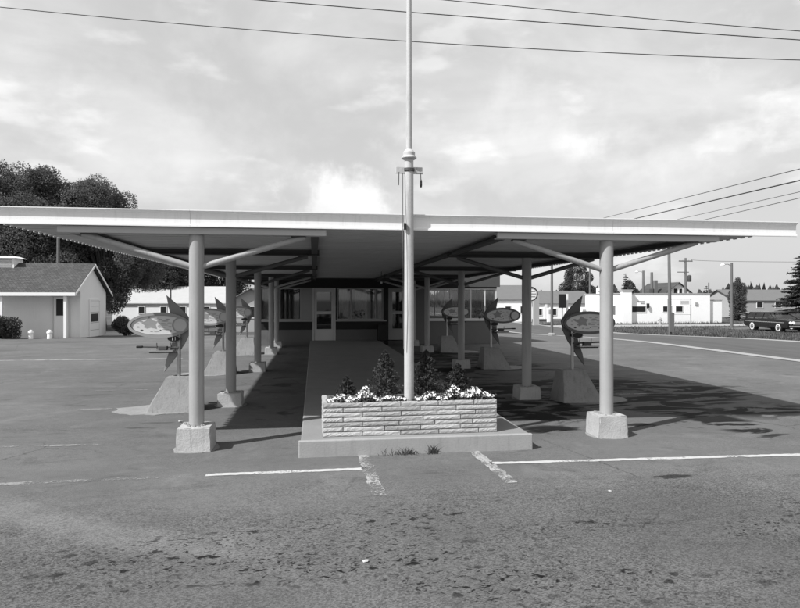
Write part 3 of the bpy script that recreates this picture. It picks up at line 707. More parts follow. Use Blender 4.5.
# ---------------------------------------------------------------- diner building
BY = 24.3
dn = thing('diner_building', (2.5, BY, 0), 'dark low diner at the back of the canopy with glass doors and big windows', 'diner')
BX0, BX1, BD = -2.2, 7.5, 31.5
HT = 2.95; HEAD = 2.28; SILL = 1.0; BAND = .62
def w(name, m, *b, bevel=0, parent=None): return box(name, m, parent or dn, *b, bevel=bevel)
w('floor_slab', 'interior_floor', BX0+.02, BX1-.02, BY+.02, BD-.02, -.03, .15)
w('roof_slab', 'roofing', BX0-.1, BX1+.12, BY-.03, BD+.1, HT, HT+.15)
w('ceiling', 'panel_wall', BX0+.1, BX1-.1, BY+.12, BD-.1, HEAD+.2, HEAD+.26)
w('wall', 'stucco_pale', BX0, BX0+.12, BY+.1, BD, 0, HT-.002)                         # left side
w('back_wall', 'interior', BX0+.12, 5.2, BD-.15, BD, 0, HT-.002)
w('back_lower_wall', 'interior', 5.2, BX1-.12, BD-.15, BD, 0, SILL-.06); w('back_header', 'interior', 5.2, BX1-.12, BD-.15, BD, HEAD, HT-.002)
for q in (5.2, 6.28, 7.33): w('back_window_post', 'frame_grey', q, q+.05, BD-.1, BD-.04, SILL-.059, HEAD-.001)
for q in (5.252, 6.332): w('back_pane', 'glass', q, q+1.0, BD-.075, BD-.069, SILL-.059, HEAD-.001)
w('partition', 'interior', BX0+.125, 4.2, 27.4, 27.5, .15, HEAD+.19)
w('header', 'panel_dark', BX0, BX1, BY, BY+.12, HEAD, HT-.002)
w('fascia_board', 'dark_steel', 5.9, BX1+.12, BY-.06, BY-.004, HEAD+.06, HT+.145)
w('side_header', 'panel_wall', BX1-.12, BX1, BY+.121, BD-.151, HEAD, HT-.002)
def low_wall(x0, x1, dark=True):
    z1 = BAND if dark else SILL-.06
    w('lower_wall', 'panel_wall', x0, x1, BY, BY+.12, 0, z1)
    if dark: w('dark_band', 'panel_dark', x0, x1, BY+.006, BY+.12, BAND+.001, SILL-.06)
    w('sill', 'frame_grey' if dark else 'frame_pale', x0, x1, BY-.03, BY+.13, SILL-.058, SILL)
def window(x0, x1, mull, m='frame_grey', z0=SILL, z1=HEAD):
    o = MB(); fw = .05
    o.box(x0, x0+fw, BY+.02, BY+.09, z0+.001, z1-.001); o.box(x1-fw, x1, BY+.02, BY+.09, z0+.001, z1-.001)
    o.box(x0+fw, x1-fw, BY+.02, BY+.09, z0+.001, z0+fw); o.box(x0+fw, x1-fw, BY+.02, BY+.09, z1-fw, z1-.001)
    f = o.build('window', m, dn)
    e = [x0+fw]+list(mull)+[x1-fw]
    for q in mull: MB().box(q-.025, q+.025, BY+.022, BY+.088, z0+fw, z1-fw).build('mullion', m, f)
    for a, b in zip(e[:-1], e[1:]): MB().box(a+.026, b-.026, BY+.05, BY+.056, z0+fw+.001, z1-fw-.001).build('pane', 'glass', f)
low_wall(BX0, -.06); window(BX0+.1, -.50, (-1.33,)); w('pale_panel', 'pale_panel', -.50+.003, -.06, BY+.02, BY+.11, SILL+.001, HEAD-.001)
low_wall(.86, 2.9); window(.90, 2.78, (1.47, 2.45))
# first door
def door(x0, x1, m, hinge, label=None):
    z0, z1 = .19, 2.25
    fr = MB(); fr.box(x0, x0+.06, BY+.0, BY+.12, z0, HEAD-.001); fr.box(x1-.06, x1, BY, BY+.12, z0, HEAD-.001); fr.box(x0+.06, x1-.06, BY, BY+.12, z1, HEAD-.001)
    d = fr.build('door', m, dn)
    lf = MB(); a, b = x0+.065, x1-.065
    lf.box(a, a+.1, BY+.03, BY+.08, z0, z1-.005); lf.box(b-.1, b, BY+.03, BY+.08, z0, z1-.005)
    for q0, q1 in ((z0, z0+.45), (z0+1.08, z0+1.16), (z1-.13, z1-.005)): lf.box(a+.1, b-.1, BY+.03, BY+.08, q0, q1)
    MB().add(lf.v, lf.f).build('leaf', m, d)
    for q0, q1 in ((z0+.45, z0+1.08), (z0+1.16, z1-.13)): MB().box(a+.101, b-.101, BY+.05, BY+.056, q0+.001, q1-.001).build('pane', 'glass', d)
    MB().box(a+.1, b-.1, BY+.0, BY+.02, z0+1.05, z0+1.09).build('push_bar', 'steel', d)
    return d
door(-.055, .855, 'frame_pale', 1); door(2.98, 3.72, 'frame_grey', 1)
w('dark_pier', 'panel_dark', 2.79, 2.975, BY-.02, BY+.12, .0, HEAD-.001)
w('lower_wall', 'panel_wall', 3.725, 4.60, BY, BY+.12, 0, HEAD-.001)
# big corner glazing on the right
low_wall(4.605, BX1, False); window(4.61, BX1-.0, (5.55, 6.40, 7.0), 'frame_pale')
sw = MB()
sw.box(BX1-.12, BX1, BY+.125, BD-.155, 0, SILL-.06); sw.build('side_lower_wall', 'panel_wall', dn)
ys = [BY+.13, 26.3, 28.6, BD-.16]
o_ = MB()
for y in ys: o_.box(BX1-.09, BX1-.02, y-.0, y+.05, SILL-.055, HEAD-.002)
o_ = o_.build('window', 'frame_pale', dn)
for a, b in zip(ys[:-1], ys[1:]): MB().box(BX1-.06, BX1-.054, a+.051, b-.001, SILL-.05, HEAD-.01).build('pane', 'glass', o_)
# curtains, plants and a counter seen through the glass
def curtain(x0, x1, y, label):
    n = int((x1-x0)/.03); V = []; F = []
    for i in range(n+1):
        x = x0+(x1-x0)*i/n; yy = y+.03*math.sin(i*1.3)+random.uniform(-.008, .008)
        V += [(x, yy, SILL+.02), (x, yy, HEAD-.02)]
    F = [(2*i, 2*i+2, 2*i+3, 2*i+1) for i in range(n)]
    mb = MB(); mb.add(V, F); o = mb.build('curtain', 'curtain', smooth=True); tag(o, label, 'curtain', 'curtains in the diner windows')
curtain(1.65, 2.15, BY+.3, 'pale gathered curtain behind the window right of the first diner door')
curtain(1.0, 1.4, BY+.32, 'pale curtain right beside the first diner door')
curtain(2.46, 2.75, BY+.28, 'narrow pale curtain beside the dark pier of the diner')
curtain(-2.0, -1.75, BY+.35, 'narrow curtain at the far left end of the diner window')
ct = thing('serving_counter', (5.6, 26.6, .15), 'serving counter seen through the right corner glass', 'counter')
MB().box(4.5, 6.6, 26.5, 26.95, .15, 1.05).build('base', 'panel_wall', ct); MB().box(4.4, 6.7, 26.4, 27.05, 1.052, 1.10).build('top', 'frame_grey', ct, bevel=.008)
def potted(x, y, z, h, label):
    o = thing('potted_plant', (x, y, z), label, 'plant', 'plants behind the diner glass'); MB().lathe((x, y, z), [(.06, 0), (.085, .13), (.09, .14)], 12).build('pot', 'white_paint', o, smooth=True)
    V, F = leaf_cloud(160, lambda n: np.array([x, y, z+.14])+np.random.normal(0, 1, (n, 3))*np.array([.12, .12, h*.3])+np.array([0, 0, h*.5]), .06); raw('leaves', V, F, 'leaf_mid', o, off=(x, y, z))
w('window_shelf', 'frame_grey', 1.0, 2.7, BY+.125, BY+.26, SILL-.10, SILL-.06)
w('window_shelf', 'frame_grey', 5.6, 7.3, BY+.135, BY+.36, SILL-.10, SILL-.062)
potted(1.75, BY+.2, SILL-.06, .3, 'leafy pot plant in the window right of the first diner door')
potted(6.15, BY+.25, SILL-.06, .5, 'spiky pot plant in the right corner window, left one'); potted(6.7, BY+.25, SILL-.06, .35, 'leafy pot plant in the right corner window, right one')
tag(box('litter_bin', 'black', None, 2.5, 2.88, BY-.55, BY-.15, .185, .85, bevel=.03), 'dark bin standing beside the second diner door', 'bin')

# ---------------------------------------------------------------- trees
def deciduous(name, x, y, blobs, n, leaf, m, label, trunk_h, tr=.2, group=None, shell=.5):
    z = zt(x, y); o = thing(name, (x, y, z), label, 'tree', group)
    tk = MB().tube([(x, y, z-.1), (x+.05, y, z+trunk_h*.5), (x-.05, y+.05, z+trunk_h)], [tr, tr*.75, tr*.5], 10)
    lim = MB()
    for b in blobs:
        lim.tube([(x, y, z+trunk_h*random.uniform(.55, .95)), ((x+b[0])/2, (y+b[1])/2, z+trunk_h*.6+(b[2]-z)*.35), (b[0], b[1], b[2])], [tr*.38, tr*.22, tr*.06], 6)
    t = tk.build('trunk', 'bark', o, smooth=True); lim.build('limbs', 'bark', t, smooth=True)
    V, F = leaf_cloud(n, blob_sampler(blobs, shell), leaf); raw('crown', V, F, m, o, off=(x, y, z)); return o
def crown_blobs(x, y, z0, z1, rx, ry, k, seed, small=.34):
    rnd = random.Random(seed); B = []
    for _ in range(k):
        u = rnd.random(); t = .12+.8*u; a = rnd.uniform(0, 6.283); prof = math.sin(math.pi*min(1, .18+.80*t))**.7; rr = rnd.uniform(.35, .85)*prof
        s = small*rnd.uniform(.65, 1.2); B.append((x+rx*rr*math.cos(a), y+ry*rr*math.sin(a), z0+(z1-z0)*t, rx*s, ry*s, (z1-z0)*s*.62))
    return B
deciduous('leafy_tree', -22.6, 50.5, crown_blobs(-22.4, 50.5, .6, 11.9, 6.0, 5, 150, 11, .19), 150000, .085, 'leaf_dark', 'huge dark leafy tree behind the pale cottage at the left edge', 5, .35, 'big leafy trees behind the cottage', .62)
deciduous('leafy_tree', -16.9, 52.0, crown_blobs(-17.3, 52.0, .5, 11.3, 5.0, 4.5, 140, 12, .19)+[(-19.8, 51, 9.6, 1.6, 1.6, 1.3), (-19.2, 51.5, 10.2, 1.4, 1.4, 1.0), (-20.5, 51, 8.6, 1.8, 1.6, 1.3), (-13.3, 51.5, 7.4, 1.2, 1.2, 1.0)], 150000, .085, 'leaf_dark', 'huge dark leafy tree rising right of the cottage gable', 5, .32, 'big leafy trees behind the cottage', .62)
deciduous('leafy_tree', -29.5, 53, crown_blobs(-29.5, 53, 1, 12.0, 5.2, 5, 40, 13), 40000, .13, 'leaf_dark', 'dark leafy tree mostly past the left edge, behind the roof vent', 5, .32, 'big leafy trees behind the cottage')
deciduous('leafy_tree', -15.4, 66.0, crown_blobs(-15.4, 66, 1.2, 9.0, 4.0, 3, 36, 14), 34000, .12, 'leaf_far', 'mid grey leafy tree behind the long white house, left half', 3, .22, 'paler trees behind the white house')
deciduous('leafy_tree', -10.2, 69.0, crown_blobs(-10.2, 69, 1.2, 8.2, 4.0, 3, 36, 15), 34000, .12, 'leaf_far', 'mid grey leafy tree behind the long white house, right half', 3, .22, 'paler trees behind the white house')
deciduous('leafy_tree', 37.2, 82, crown_blobs(37.2, 82, 1.0, 6.9, 2.9, 2.6, 40, 16, .23), 22000, .09, 'leaf_far', 'round leafy tree beyond the street, above the first right menu stand', 2.4, .16, shell=.6)
deciduous('leafy_tree', 43.6, 79, crown_blobs(43.6, 79, .8, 4.3, 1.4, 1.4, 16, 17), 4000, .13, 'leaf_far', 'small round tree top above the white building roof', 1.2, .1)
deciduous('leafy_tree', 24.5, 92, crown_blobs(24.5, 92, 1.2, 6.2, 2.2, 2, 18, 18), 5000, .15, 'leaf_far', 'leafy tree behind the white gabled house near the round sign', 2, .14)
deciduous('leafy_tree', 51.6, 68, crown_blobs(51.9, 68, -.2, 4.4, 1.25, 1.3, 26, 19, .28), 9000, .09, 'leaf_dark', 'dark tree beside the street lamp at the end of the white building', 1.2, .12)
def conifer_mesh(h, r, tiers, seed, needle=.10, per=40):
    rnd = np.random.RandomState(seed); V = []; F = []
    for i in range(tiers):
        t = i/tiers; z = h*(.06+.93*t); L_ = r*(1-t)**.85*rnd.uniform(.75, 1.15)+.05; nb = max(4, int(9*(1-t))+3)
        for b in range(nb):
            a = rnd.uniform(0, 6.283); Lb = L_*rnd.uniform(.65, 1.1); k = max(3, int(per*Lb/r))
            for _ in range(k):
                q = rnd.uniform(.08, 1); px = Lb*q*math.cos(a)+rnd.normal(0, .05*r); py = Lb*q*math.sin(a)+rnd.normal(0, .05*r); pz = z-Lb*q*.28+.10*Lb*q*q+rnd.normal(0, .02*h/8)
                d = np.array([math.cos(a), math.sin(a), -.25])+rnd.normal(0, .45, 3); d = d/np.linalg.norm(d)*needle*rnd.uniform(.7, 1.5); e = np.cross(d, rnd.normal(size=3)); e = e/np.linalg.norm(e)*needle*.35
                c = np.array([px, py, pz]); n = len(V); V += [c-d, c-e, c+d, c+e]; F.append((n, n+1, n+2, n+3))
    return V, F
def conifer(x, y, h, r, tiers, seed, label, m='needle', needle=.10, per=40, group=None):
    z = zt(x, y); o = thing('conifer_tree', (x, y, z), label, 'tree', group)
    MB().tube([(x, y, z-.1), (x, y, z+h*.97)], [max(.05, h*.018), .01], 8).build('trunk', 'bark', o, smooth=True)
    V, F = conifer_mesh(h, r, tiers, seed, needle, per); raw('crown', V, F, m, o); return o
conifer(47.7, 53.2, 7.4, 3.1, 46, 21, 'large dark conifer at the right edge behind the parked cars', needle=.15, per=170)
conifer(41.0, 75.5, 6.1, 1.35, 24, 22, 'narrow dark spruce above the white building pier', needle=.11, per=80)
conifer(47.6, 62.5, 5.0, 1.2, 20, 23, 'dark spruce just left of the street lamp, behind the white building', needle=.10)
# far spruces: separate trees that share three crowns
fm = []
for k in range(3):
    V, F = conifer_mesh(6.5, 1.5, 14, 40+k, .22, 12); me = bpy.data.meshes.new('spruce_crown'); me.from_pydata([tuple(v) for v in V], [], F); me.materials.append(MATS['needle_far']); fm.append(me)
tm = MB().tube([(0, 0, -.1), (0, 0, 6.2)], [.12, .02], 6).mesh('spruce_trunk', 'bark')
rr = random.Random(5)
for i in range(46):
    x = 48+i*1.75+rr.uniform(-.8, .8); y = 118+rr.uniform(-10, 12)-i*.35; z = zt(x, y); s = rr.uniform(.45, .82)
    o = thing('far_spruce', (x, y, z), 'small far spruce in the skyline row beyond the white building and the houses', 'tree', 'far spruces on the skyline', rr.uniform(0, 6))
    o.scale = (s*1.15, s*1.15, s)
    for nm, me in (('trunk', tm), ('crown', fm[i % 3])):
        c = bpy.data.objects.new(nm, me); COL.objects.link(c); c.parent = o
# far wood that closes the horizon
V = []; F = []
for i in range(5200):
    a = R(rr.uniform(-75, 85)); d = rr.uniform(190, 260); x, y = d*math.sin(a), d*math.cos(a); h = rr.uniform(3.2, 6.2)*(1+.25*math.sin(a*31)); r = rr.uniform(1.2, 2.6)
    for k in range(3):
        b = len(V); t = rr.uniform(0, 6.28); z0 = -1+h*.25*k; V += [(x+r*math.cos(t), y+r*math.sin(t), z0), (x-r*math.cos(t), y-r*math.sin(t), z0), (x+rr.uniform(-.5, .5), y, z0+h*.62)]; F.append((b, b+1, b+2))
tag(raw('far_wood', V, F, 'needle_far'), 'dim far-off belt of woodland closing the horizon', 'woodland', kind='stuff')
# bushes
def bush(x, y, blobs, n, leaf, label, m='bush', group=None):
    z = zt(x, y); o = thing('round_bush', (x, y, z), label, 'bush', group)
    mb = MB()
    for b in blobs: mb.tube([(x, y, z-.05), (b[0], b[1], b[2])], [.03, .01], 5)
    mb.build('stems', 'bark', o)
    V, F = leaf_cloud(n, blob_sampler(blobs, .35), leaf); V[:, 2] = np.maximum(V[:, 2], z+.01); raw('foliage', V, F, m, o, off=(x, y, z))
bush(-14.75, 31.6, [(-14.75+random.uniform(-.55, .55), 31.6+random.uniform(-.4, .4), random.uniform(.15, .75), .38, .38, .38) for _ in range(14)], 9000, .05, 'round dark bush standing in front of the pale cottage wall')
bush(-11.0, 37.5, [(-11.0+random.uniform(-.8, .8), 37.5+random.uniform(-.4, .4), random.uniform(-.1, .6), .4, .4, .4) for _ in range(12)], 5000, .07, 'scrubby pale bush at the right corner of the cottage', 'weed')
bush(-9.6, 38.6, [(-9.6+random.uniform(-.8, .8), 38.6+random.uniform(-.4, .4), random.uniform(-.2, .3), .35, .35, .3) for _ in range(10)], 4000, .07, 'low scrub between the cottage and the menu boards', 'weed')

# ---------------------------------------------------------------- pale cottage on the left
HX1 = -11.98; HX0 = -27
ct = thing('pale_cottage', (-18, 33.4, -.15), 'pale low cottage with dark shingle roof, porch posts and side gable', 'house')
Zg = -.22
EZ, PZ, EY0, EY1, PYk = 2.16, 3.78, 32.1, 37.75, 34.92
MB().box(HX0, HX1, 33.42, 37.3, Zg, 2.24).build('wall', 'stucco_pale', ct)
MB().prism([(33.0, 2.24), (37.3, 2.24), (PYk, PZ-.13)], 'x', HX0, HX1-.002).build('gable', 'stucco_pale', ct)
rf = MB().prism([(EY0, EZ), (PYk, PZ), (EY1, EZ), (EY1, EZ-.06), (PYk, PZ-.09), (EY0, EZ-.06)], 'x', HX0-.2, HX1+.22).build('roof', 'shingle', ct)
MB().box(HX0-.2, HX1+.23, EY0-.03, EY0-.002, EZ-.15, EZ+.012).build('eave_board', 'white_paint', rf)
MB().prism([(EY0, EZ-.16), (EY0+.02, EZ-.02), (PYk, PZ-.03), (EY1-.02, EZ-.02), (EY1, EZ-.16), (PYk, PZ-.15)], 'x', HX1+.221, HX1+.25).build('verge_board', 'white_paint', rf)
MB().box(HX0, HX1+.19, EY0+.02, 33.41, EZ-.13, EZ-.09).build('porch_soffit', 'stucco_pale', rf)
for x in (-15.22, -12.28):
    MB().box(x-.06, x+.06, 32.2, 32.32, -.2, EZ-.135).build('porch_post', 'white_paint', ct)
dr = MB().box(-13.25, -12.55, 33.37, 33.415, -.15, 1.95).build('door', 'stucco_pale', ct)
fr = MB().box(-13.33, -13.255, 33.35, 33.418, -.15, 2.02).box(-12.545, -12.47, 33.35, 33.418, -.15, 2.02).box(-13.255, -12.545, 33.35, 33.418, 1.955, 2.02).build('frame', 'frame_pale', dr)
MB().box(-13.13, -12.67, 33.355, 33.366, 1.0, 1.85).build('pane', 'black', dr); MB().box(-12.66, -12.62, 33.33, 33.366, .88, .93).build('handle', 'steel', dr)
gd = MB().box(HX1+.002, HX1+.03, 34.7, 36.1, -.2, 1.75).build('door', 'white_paint', ct); MB().box(HX1+.031, HX1+.04, 34.85, 35.95, .62, 1.05).build('pane', 'panel_dark', gd)
for z in (.15, .55, 1.12, 1.45): MB().box(HX1+.031, HX1+.036, 34.72, 36.08, z, z+.025).build('door_rail', 'frame_grey', gd)
MB().box(HX1+.004, HX1+.05, 34.6, 34.69, -.2, 1.86).box(HX1+.004, HX1+.05, 36.11, 36.2, -.2, 1.86).box(HX1+.004, HX1+.05, 34.69, 36.11, 1.76, 1.86).build('frame', 'white_paint', gd)
cu = MB().box(-17.2, -15.62, 34.4, 35.4, 3.3, 4.0).build('roof_vent', 'white_paint', rf)
MB().frustum((-17.35, -15.47, 34.25, 35.55), (-17.1, -15.72, 34.5, 35.3), 4.003, 4.12).build('cap', 'white_paint', rf)
for q in range(5): MB().box(-17.1, -15.72, 34.37, 34.398, 3.52+q*.09, 3.56+q*.09).build('louvre', 'grey_wall', rf)
for x, y, lb in ((-13.55, 31.5, 'short white bollard right of the round bush by the cottage'), (-12.70, 31.5, 'short white bollard in front of the cottage door')):
    o = thing('white_bollard', (x, y, zt(x, y)), lb, 'bollard', 'white bollards by the cottage')
    MB().lathe((x, y, zt(x, y)), [(.11, -.05), (.10, .2), (.09, .24), (.13, .27), (.13, .33), (.09, .4), (.04, .44)], 12).build('body', 'white_paint', o, smooth=True)

# ---------------------------------------------------------------- other buildings
def win(parent, x0, x1, z0, z1, y, m='panel_dark', fm_='white_paint', t=.06):
    f = MB().box(x0-t, x0, y-.05, y-.002, z0-t, z1+t).box(x1, x1+t, y-.05, y-.002, z0-t, z1+t).box(x0, x1, y-.05, y-.002, z1, z1+t).box(x0, x1, y-.05, y-.002, z0-t, z0).build('window', fm_, parent)
    MB().box(x0+.001, x1-.001, y-.03, y-.004, z0+.001, z1-.001).build('pane', m, f); return f
def gabled(name, x0, x1, y0, y1, ze, zr, wall, roof, label, axis='x', cat='house'):
    z = zt((x0+x1)/2, y0); o = thing(name, ((x0+x1)/2, y0, z), label, cat)
    if axis == 'x':
        ym = (y0+y1)/2; MB().box(x0, x1, y0, y1, z-.1, ze).build('wall', wall, o); MB().prism([(y0, ze), (y1, ze), (ym, zr-.08)], 'x', x0, x1).build('gable', wall, o)
        MB().prism([(y0-.15, ze-.05), (ym, zr), (y1+.15, ze-.05), (y1+.15, ze-.13), (ym, zr-.07), (y0-.15, ze-.13)], 'x', x0-.3, x1+.3).build('roof', roof, o)
    else:
        xm = (x0+x1)/2; MB().box(x0, x1, y0, y1, z-.1, ze).build('wall', wall, o); MB().prism([(x0, ze), (x1, ze), (xm, zr-.08)], 'y', y0, y1).build('gable', wall, o)
        MB().prism([(x0-.3, ze-.12), (xm, zr), (x1+.3, ze-.12), (x1+.3, ze-.2), (xm, zr-.07), (x0-.3, ze-.2)], 'y', y0-.3, y1+.3).build('roof', roof, o)
    return o
# long white house on the left
h = gabled('white_house', -19.0, -8.6, 61, 68, 1.55, 3.2, 'stucco_white', 'shingle_pale', 'long white house with pale roof seen left of the near columns')
for x in (-16.6, -14.6, -12.8, -10.6): win(h, x, x+.5, .55, 1.15, 61)
h = gabled('grey_shed', -5.9, -3.3, 46, 50, 1.9, 2.7, 'grey_wall', 'shingle_mid', 'plain grey shed seen between the left columns', 'y', 'shed'); win(h, -5.0, -4.2, .5, 1.3, 46)
# white flat-roofed commercial building on the right
WY = 57.6; z = -.55
wb = thing('white_building', (35, WY, z), 'long low white flat-roofed building across the street', 'building')
MB().box(30.7, 40.6, WY, WY+8, z-.1, 2.40).build('wall', 'stucco_white', wb)
MB().box(30.6, 40.7, WY-.06, WY+8.05, 2.401, 2.50).build('parapet_cap', 'grey_wall', wb)
MB().box(40.605, 42.15, WY+.3, WY+8.5, z-.1, 1.75).build('lower_wing', 'stucco_white', wb); MB().box(40.71, 42.25, WY+.25, WY+8.5, 1.751, 1.83).build('wing_cap', 'grey_wall', wb)
MB().box(30.72, 31.7, WY-.45, WY-.002, z-.1, 2.72).build('pier', 'stucco_white', wb); MB().box(30.62, 31.78, WY-.53, WY+.4, 2.721, 2.85).build('pier_cap', 'grey_wall', wb)
win(wb, 31.95, 33.45, .58, 1.15, WY); win(wb, 35.35, 36.3, .60, 1.15, WY); win(wb, 36.75, 37.5, .60, 1.15, WY); MB().box(30.66, 30.699, 58.6, 59.3, .3, 1.2).build('side_window', 'panel_wall', wb)
MB().box(38.9, 39.2, WY-.08, WY-.002, 1.25, 1.55).build('vent', 'frame_grey', wb)
MB().box(33.55, 33.72, WY-.25, WY-.01, 1.0, 1.45).build('wall_lamp', 'black', wb)
MB().box(32.6, 33.3, WY-.04, WY-.002, 1.62, 1.72).build('name_panel', 'print_pale', wb); MB().box(32.9, 33.3, WY-.04, WY-.002, 1.45, 1.52).build('name_panel', 'print_pale', wb)
sg = thing('roof_sign_board', (30.95, 61.5, 2.5), 'white signboard standing on the roof edge of the white building', 'sign')
MB().box(30.85, 31.0, 59.6, 63.2, 2.505, 3.15).build('board', 'white_paint', sg); MB().box(30.835, 30.848, 60.2, 62.8, 2.62, 2.76).build('lettering_band', 'print_mid', sg)
fs = thing('sign_frame', (36.4, WY-1.2, z), 'white frame sign on thin posts before the white building windows', 'sign')
for x in (35.15, 37.62): MB().box(x-.04, x+.04, WY-1.25, WY-1.17, z-.05, 1.9).build('post', 'frame_grey', fs)
MB().box(36.35, 37.58, WY-1.24, WY-1.18, 1.32, 1.82).build('board', 'white_paint', fs)
for q in (1.40, 1.52, 1.64): MB().box(36.5, 37.4, WY-1.252, WY-1.242, q, q+.05).build('lettering_band', 'print_pale', fs)
MB().box(35.19, 37.58, WY-1.23, WY-1.19, 1.86, 1.90).build('rail', 'frame_grey', fs); MB().box(35.19, 37.58, WY-1.23, WY-1.19, .32, .36).build('rail', 'frame_grey', fs)
# fire hydrant
hy = thing('fire_hydrant', (32.6, 53.6, z), 'small fire hydrant on the grass before the white building', 'hydrant')
MB().lathe((32.6, 53.6, z), [(.16, -.05), (.16, .04), (.11, .06), (.11, .5), (.14, .53), (.12, .62), (.05, .7)], 12).build('barrel', 'grey_wall', hy, smooth=True)
MB().tube([(32.38, 53.6, z+.4), (32.82, 53.6, z+.4)], .06, 8).build('outlet', 'grey_wall', hy)
# houses behind
h = gabled('grey_bungalow', 57.2, 72, 75.5, 83, 1.8, 3.3, 'grey_wall', 'shingle_mid', 'grey bungalow with wide dark roof behind the parked cars')
for x in (60.2, 63.0, 66.8): win(h, x, x+.9, .75, 1.5, 75.5)
for x in (58.4, 65.2): win(h, x, x+1.1, -.35, -.05, 75.5, t=.03)
h = gabled('gabled_house', 48.4, 52.6, 78.5, 86, 2.6, 4.3, 'stucco_pale', 'shingle', 'house gable with twin dark windows peeking over the white building', 'y'); win(h, 49.8, 50.25, 2.7, 3.4, 78.5); win(h, 50.6, 51.05, 2.7, 3.4, 78.5); MB().box(47.9, 48.3, 80, 80.5, 0, 4.6).build('chimney', 'shingle_mid', h)
h = gabled('white_gabled_house', 18.6, 23.6, 63.6, 70, 1.9, 3.5, 'stucco_white', 'shingle_mid', 'white house with grey roof beyond the second right column'); win(h, 20.6, 21.2, .4, 1.1, 63.6); win(h, 22.3, 22.8, .4, 1.1, 63.6)
# filling station across the street
gs = thing('filling_station', (30, 72, z), 'low white filling station with wide grey roof across the street', 'filling station')
MB().box(26.5, 35, 73, 79, z-.1, 1.35).build('wall', 'stucco_white', gs); MB().prism([(72.8, 1.36), (76, 3.0), (80, 1.40), (80, 1.351), (72.8, 1.351)], 'x', 26.2, 35.4).build('roof', 'shingle_mid', gs)
for x in (27.5, 29.4, 31.6, 33.4): win(gs, x, x+.9, -.1, .7, 73)
for x in (28.9, 32.6): MB().box(x-.15, x+.15, 72.85, 72.99, z-.1, 1.345).build('canopy_post', 'white_paint', gs)
def pump(x, y, label):
    o = thing('fuel_pump', (x, y, z), label, 'fuel pump', 'fuel pumps across the street'); MB().box(x-.28, x+.28, y-.2, y+.2, z-.05, z+1.5).build('cabinet', 'white_paint', o, bevel=.06); MB().box(x-.2, x+.2, y-.215, y-.202, z+.85, z+1.3).build('dial', 'frame_grey', o); MB().tube([(x+.3, y, z+1.0), (x+.42, y, z+.5), (x+.3, y, z+.7)], .03, 6).build('hose', 'black', o)
pump(25.0, 62, 'white fuel pump just right of the round roadside sign'); pump(27.6, 62.2, 'white fuel pump left of the street light pole base'); pump(29.0, 62.4, 'white fuel pump seen left of the black sign')
# round roadside sign
rs = thing('round_roadside_sign', (19.45, 52.8, z), 'round white sign with dark rim on a pole, beside the second right column', 'sign')
MB().tube([(19.45, 52.9, z-.05), (19.45, 52.9, 1.75)], .07, 8).build('post', 'frame_grey', rs)
n_ = MB(); ring(n_, 0, 0, .66, .66, .09, -.1, .1, 28); n_.v = [(x+19.45, y+52.75, z_+2.35) for x, y, z_ in n_.v]; n_.build('rim', 'black', rs)
n_ = MB(); n_.prism(oval(19.45, 2.35, .575, .575, 28), 'y', 52.72, 52.8); n_.build('face', 'white_paint', rs)
for q, hw in ((2.58, .42), (2.36, .5), (2.12, .42)): MB().box(19.45-hw, 19.45+hw, 52.70, 52.718, q-.04, q+.04).build('lettering_band', 'print_mid', rs)
tag(box('grey_pylon', 'grey_wall', None, 20.25, 20.75, 54, 54.4, z-.05, 2.25), 'plain grey slab pylon right beside the round roadside sign', 'pylon')
bs = thing('black_box_sign', (20.3, 47.6, z), 'small black box sign on a post across the street', 'sign'); MB().box(19.98, 20.6, 47.5, 47.7, 1.15, 2.28).build('box', 'black', bs, bevel=.03); MB().tube([(20.29, 47.6, z-.05), (20.29, 47.6, 1.149)], .05, 8).build('post', 'frame_grey', bs)
tag(box('white_post', 'white_paint', None, 20.78, 20.92, 47.9, 48.04, z-.05, 2.3), 'slim white post beside the black box sign', 'post')

# ---------------------------------------------------------------- poles and wires
def pole(name, x, y, top, r, label, m='wood_pole', lean=0, group='street poles'):
    z0 = zt(x, y); o = thing(name, (x, y, z0), label, 'pole', group); MB().tube([(x, y, z0-.2), (x+lean, y, top)], [r, r*.72], 10).build('shaft', m, o, smooth=True); return o
def lamp_arm(o, x, y, zz, s):
    a = MB().tube([(x, y, zz-.15), (x+s*.35, y, zz+.02), (x+s*.75, y, zz)], .03, 6).build('arm', 'steel', o); MB().lathe((x+s*.85, y, zz-.16), [(.12, 0), (.2, .08), (.16, .16), (.06, .22)], 10).build('lamp_head', 'white_paint', a, smooth=True)
p = pole('light_pole', 14.0, 34.4, 6.2, .085, 'slim pale light pole at the road gutter beyond the second right column', 'wood_pole')
MB().lathe((14.0, 34.4, zt(14, 34.4)), [(.24, -.02), (.24, .1), (.14, .16)], 10).build('base', 'concrete', p)
p = pole('utility_pole', 22.1, 35.2, 6.4, .11, 'tall thin pole on the verge in front of the white building windows', 'wood_pole', -.12); MB().box(21.95, 22.25, 35.0, 35.1, -.2, 1.0).build('marker_board', 'wood_pole', p)
p = pole('street_lamp', 35.5, 47.5, 5.0, .13, 'wooden street lamp pole right of the white building', 'wood_pole'); lamp_arm(p, 35.5, 47.5, 4.85, -1)
p = pole('utility_pole', 45.6, 69.4, 7.0, .16, 'utility pole with crossarms and transformer above the white building')
MB().box(44.7, 46.5, 69.3, 69.42, 6.55, 6.68).build('crossarm', 'wood_pole', p); MB().box(44.5, 46.0, 69.3, 69.42, 5.2, 5.3).build('crossarm', 'wood_pole', p); MB().lathe((46.05, 69.3, 4.05), [(.2, 0), (.24, .05), (.24, .75), (.1, .85)], 10).build('transformer', 'dark_steel', p, smooth=True)
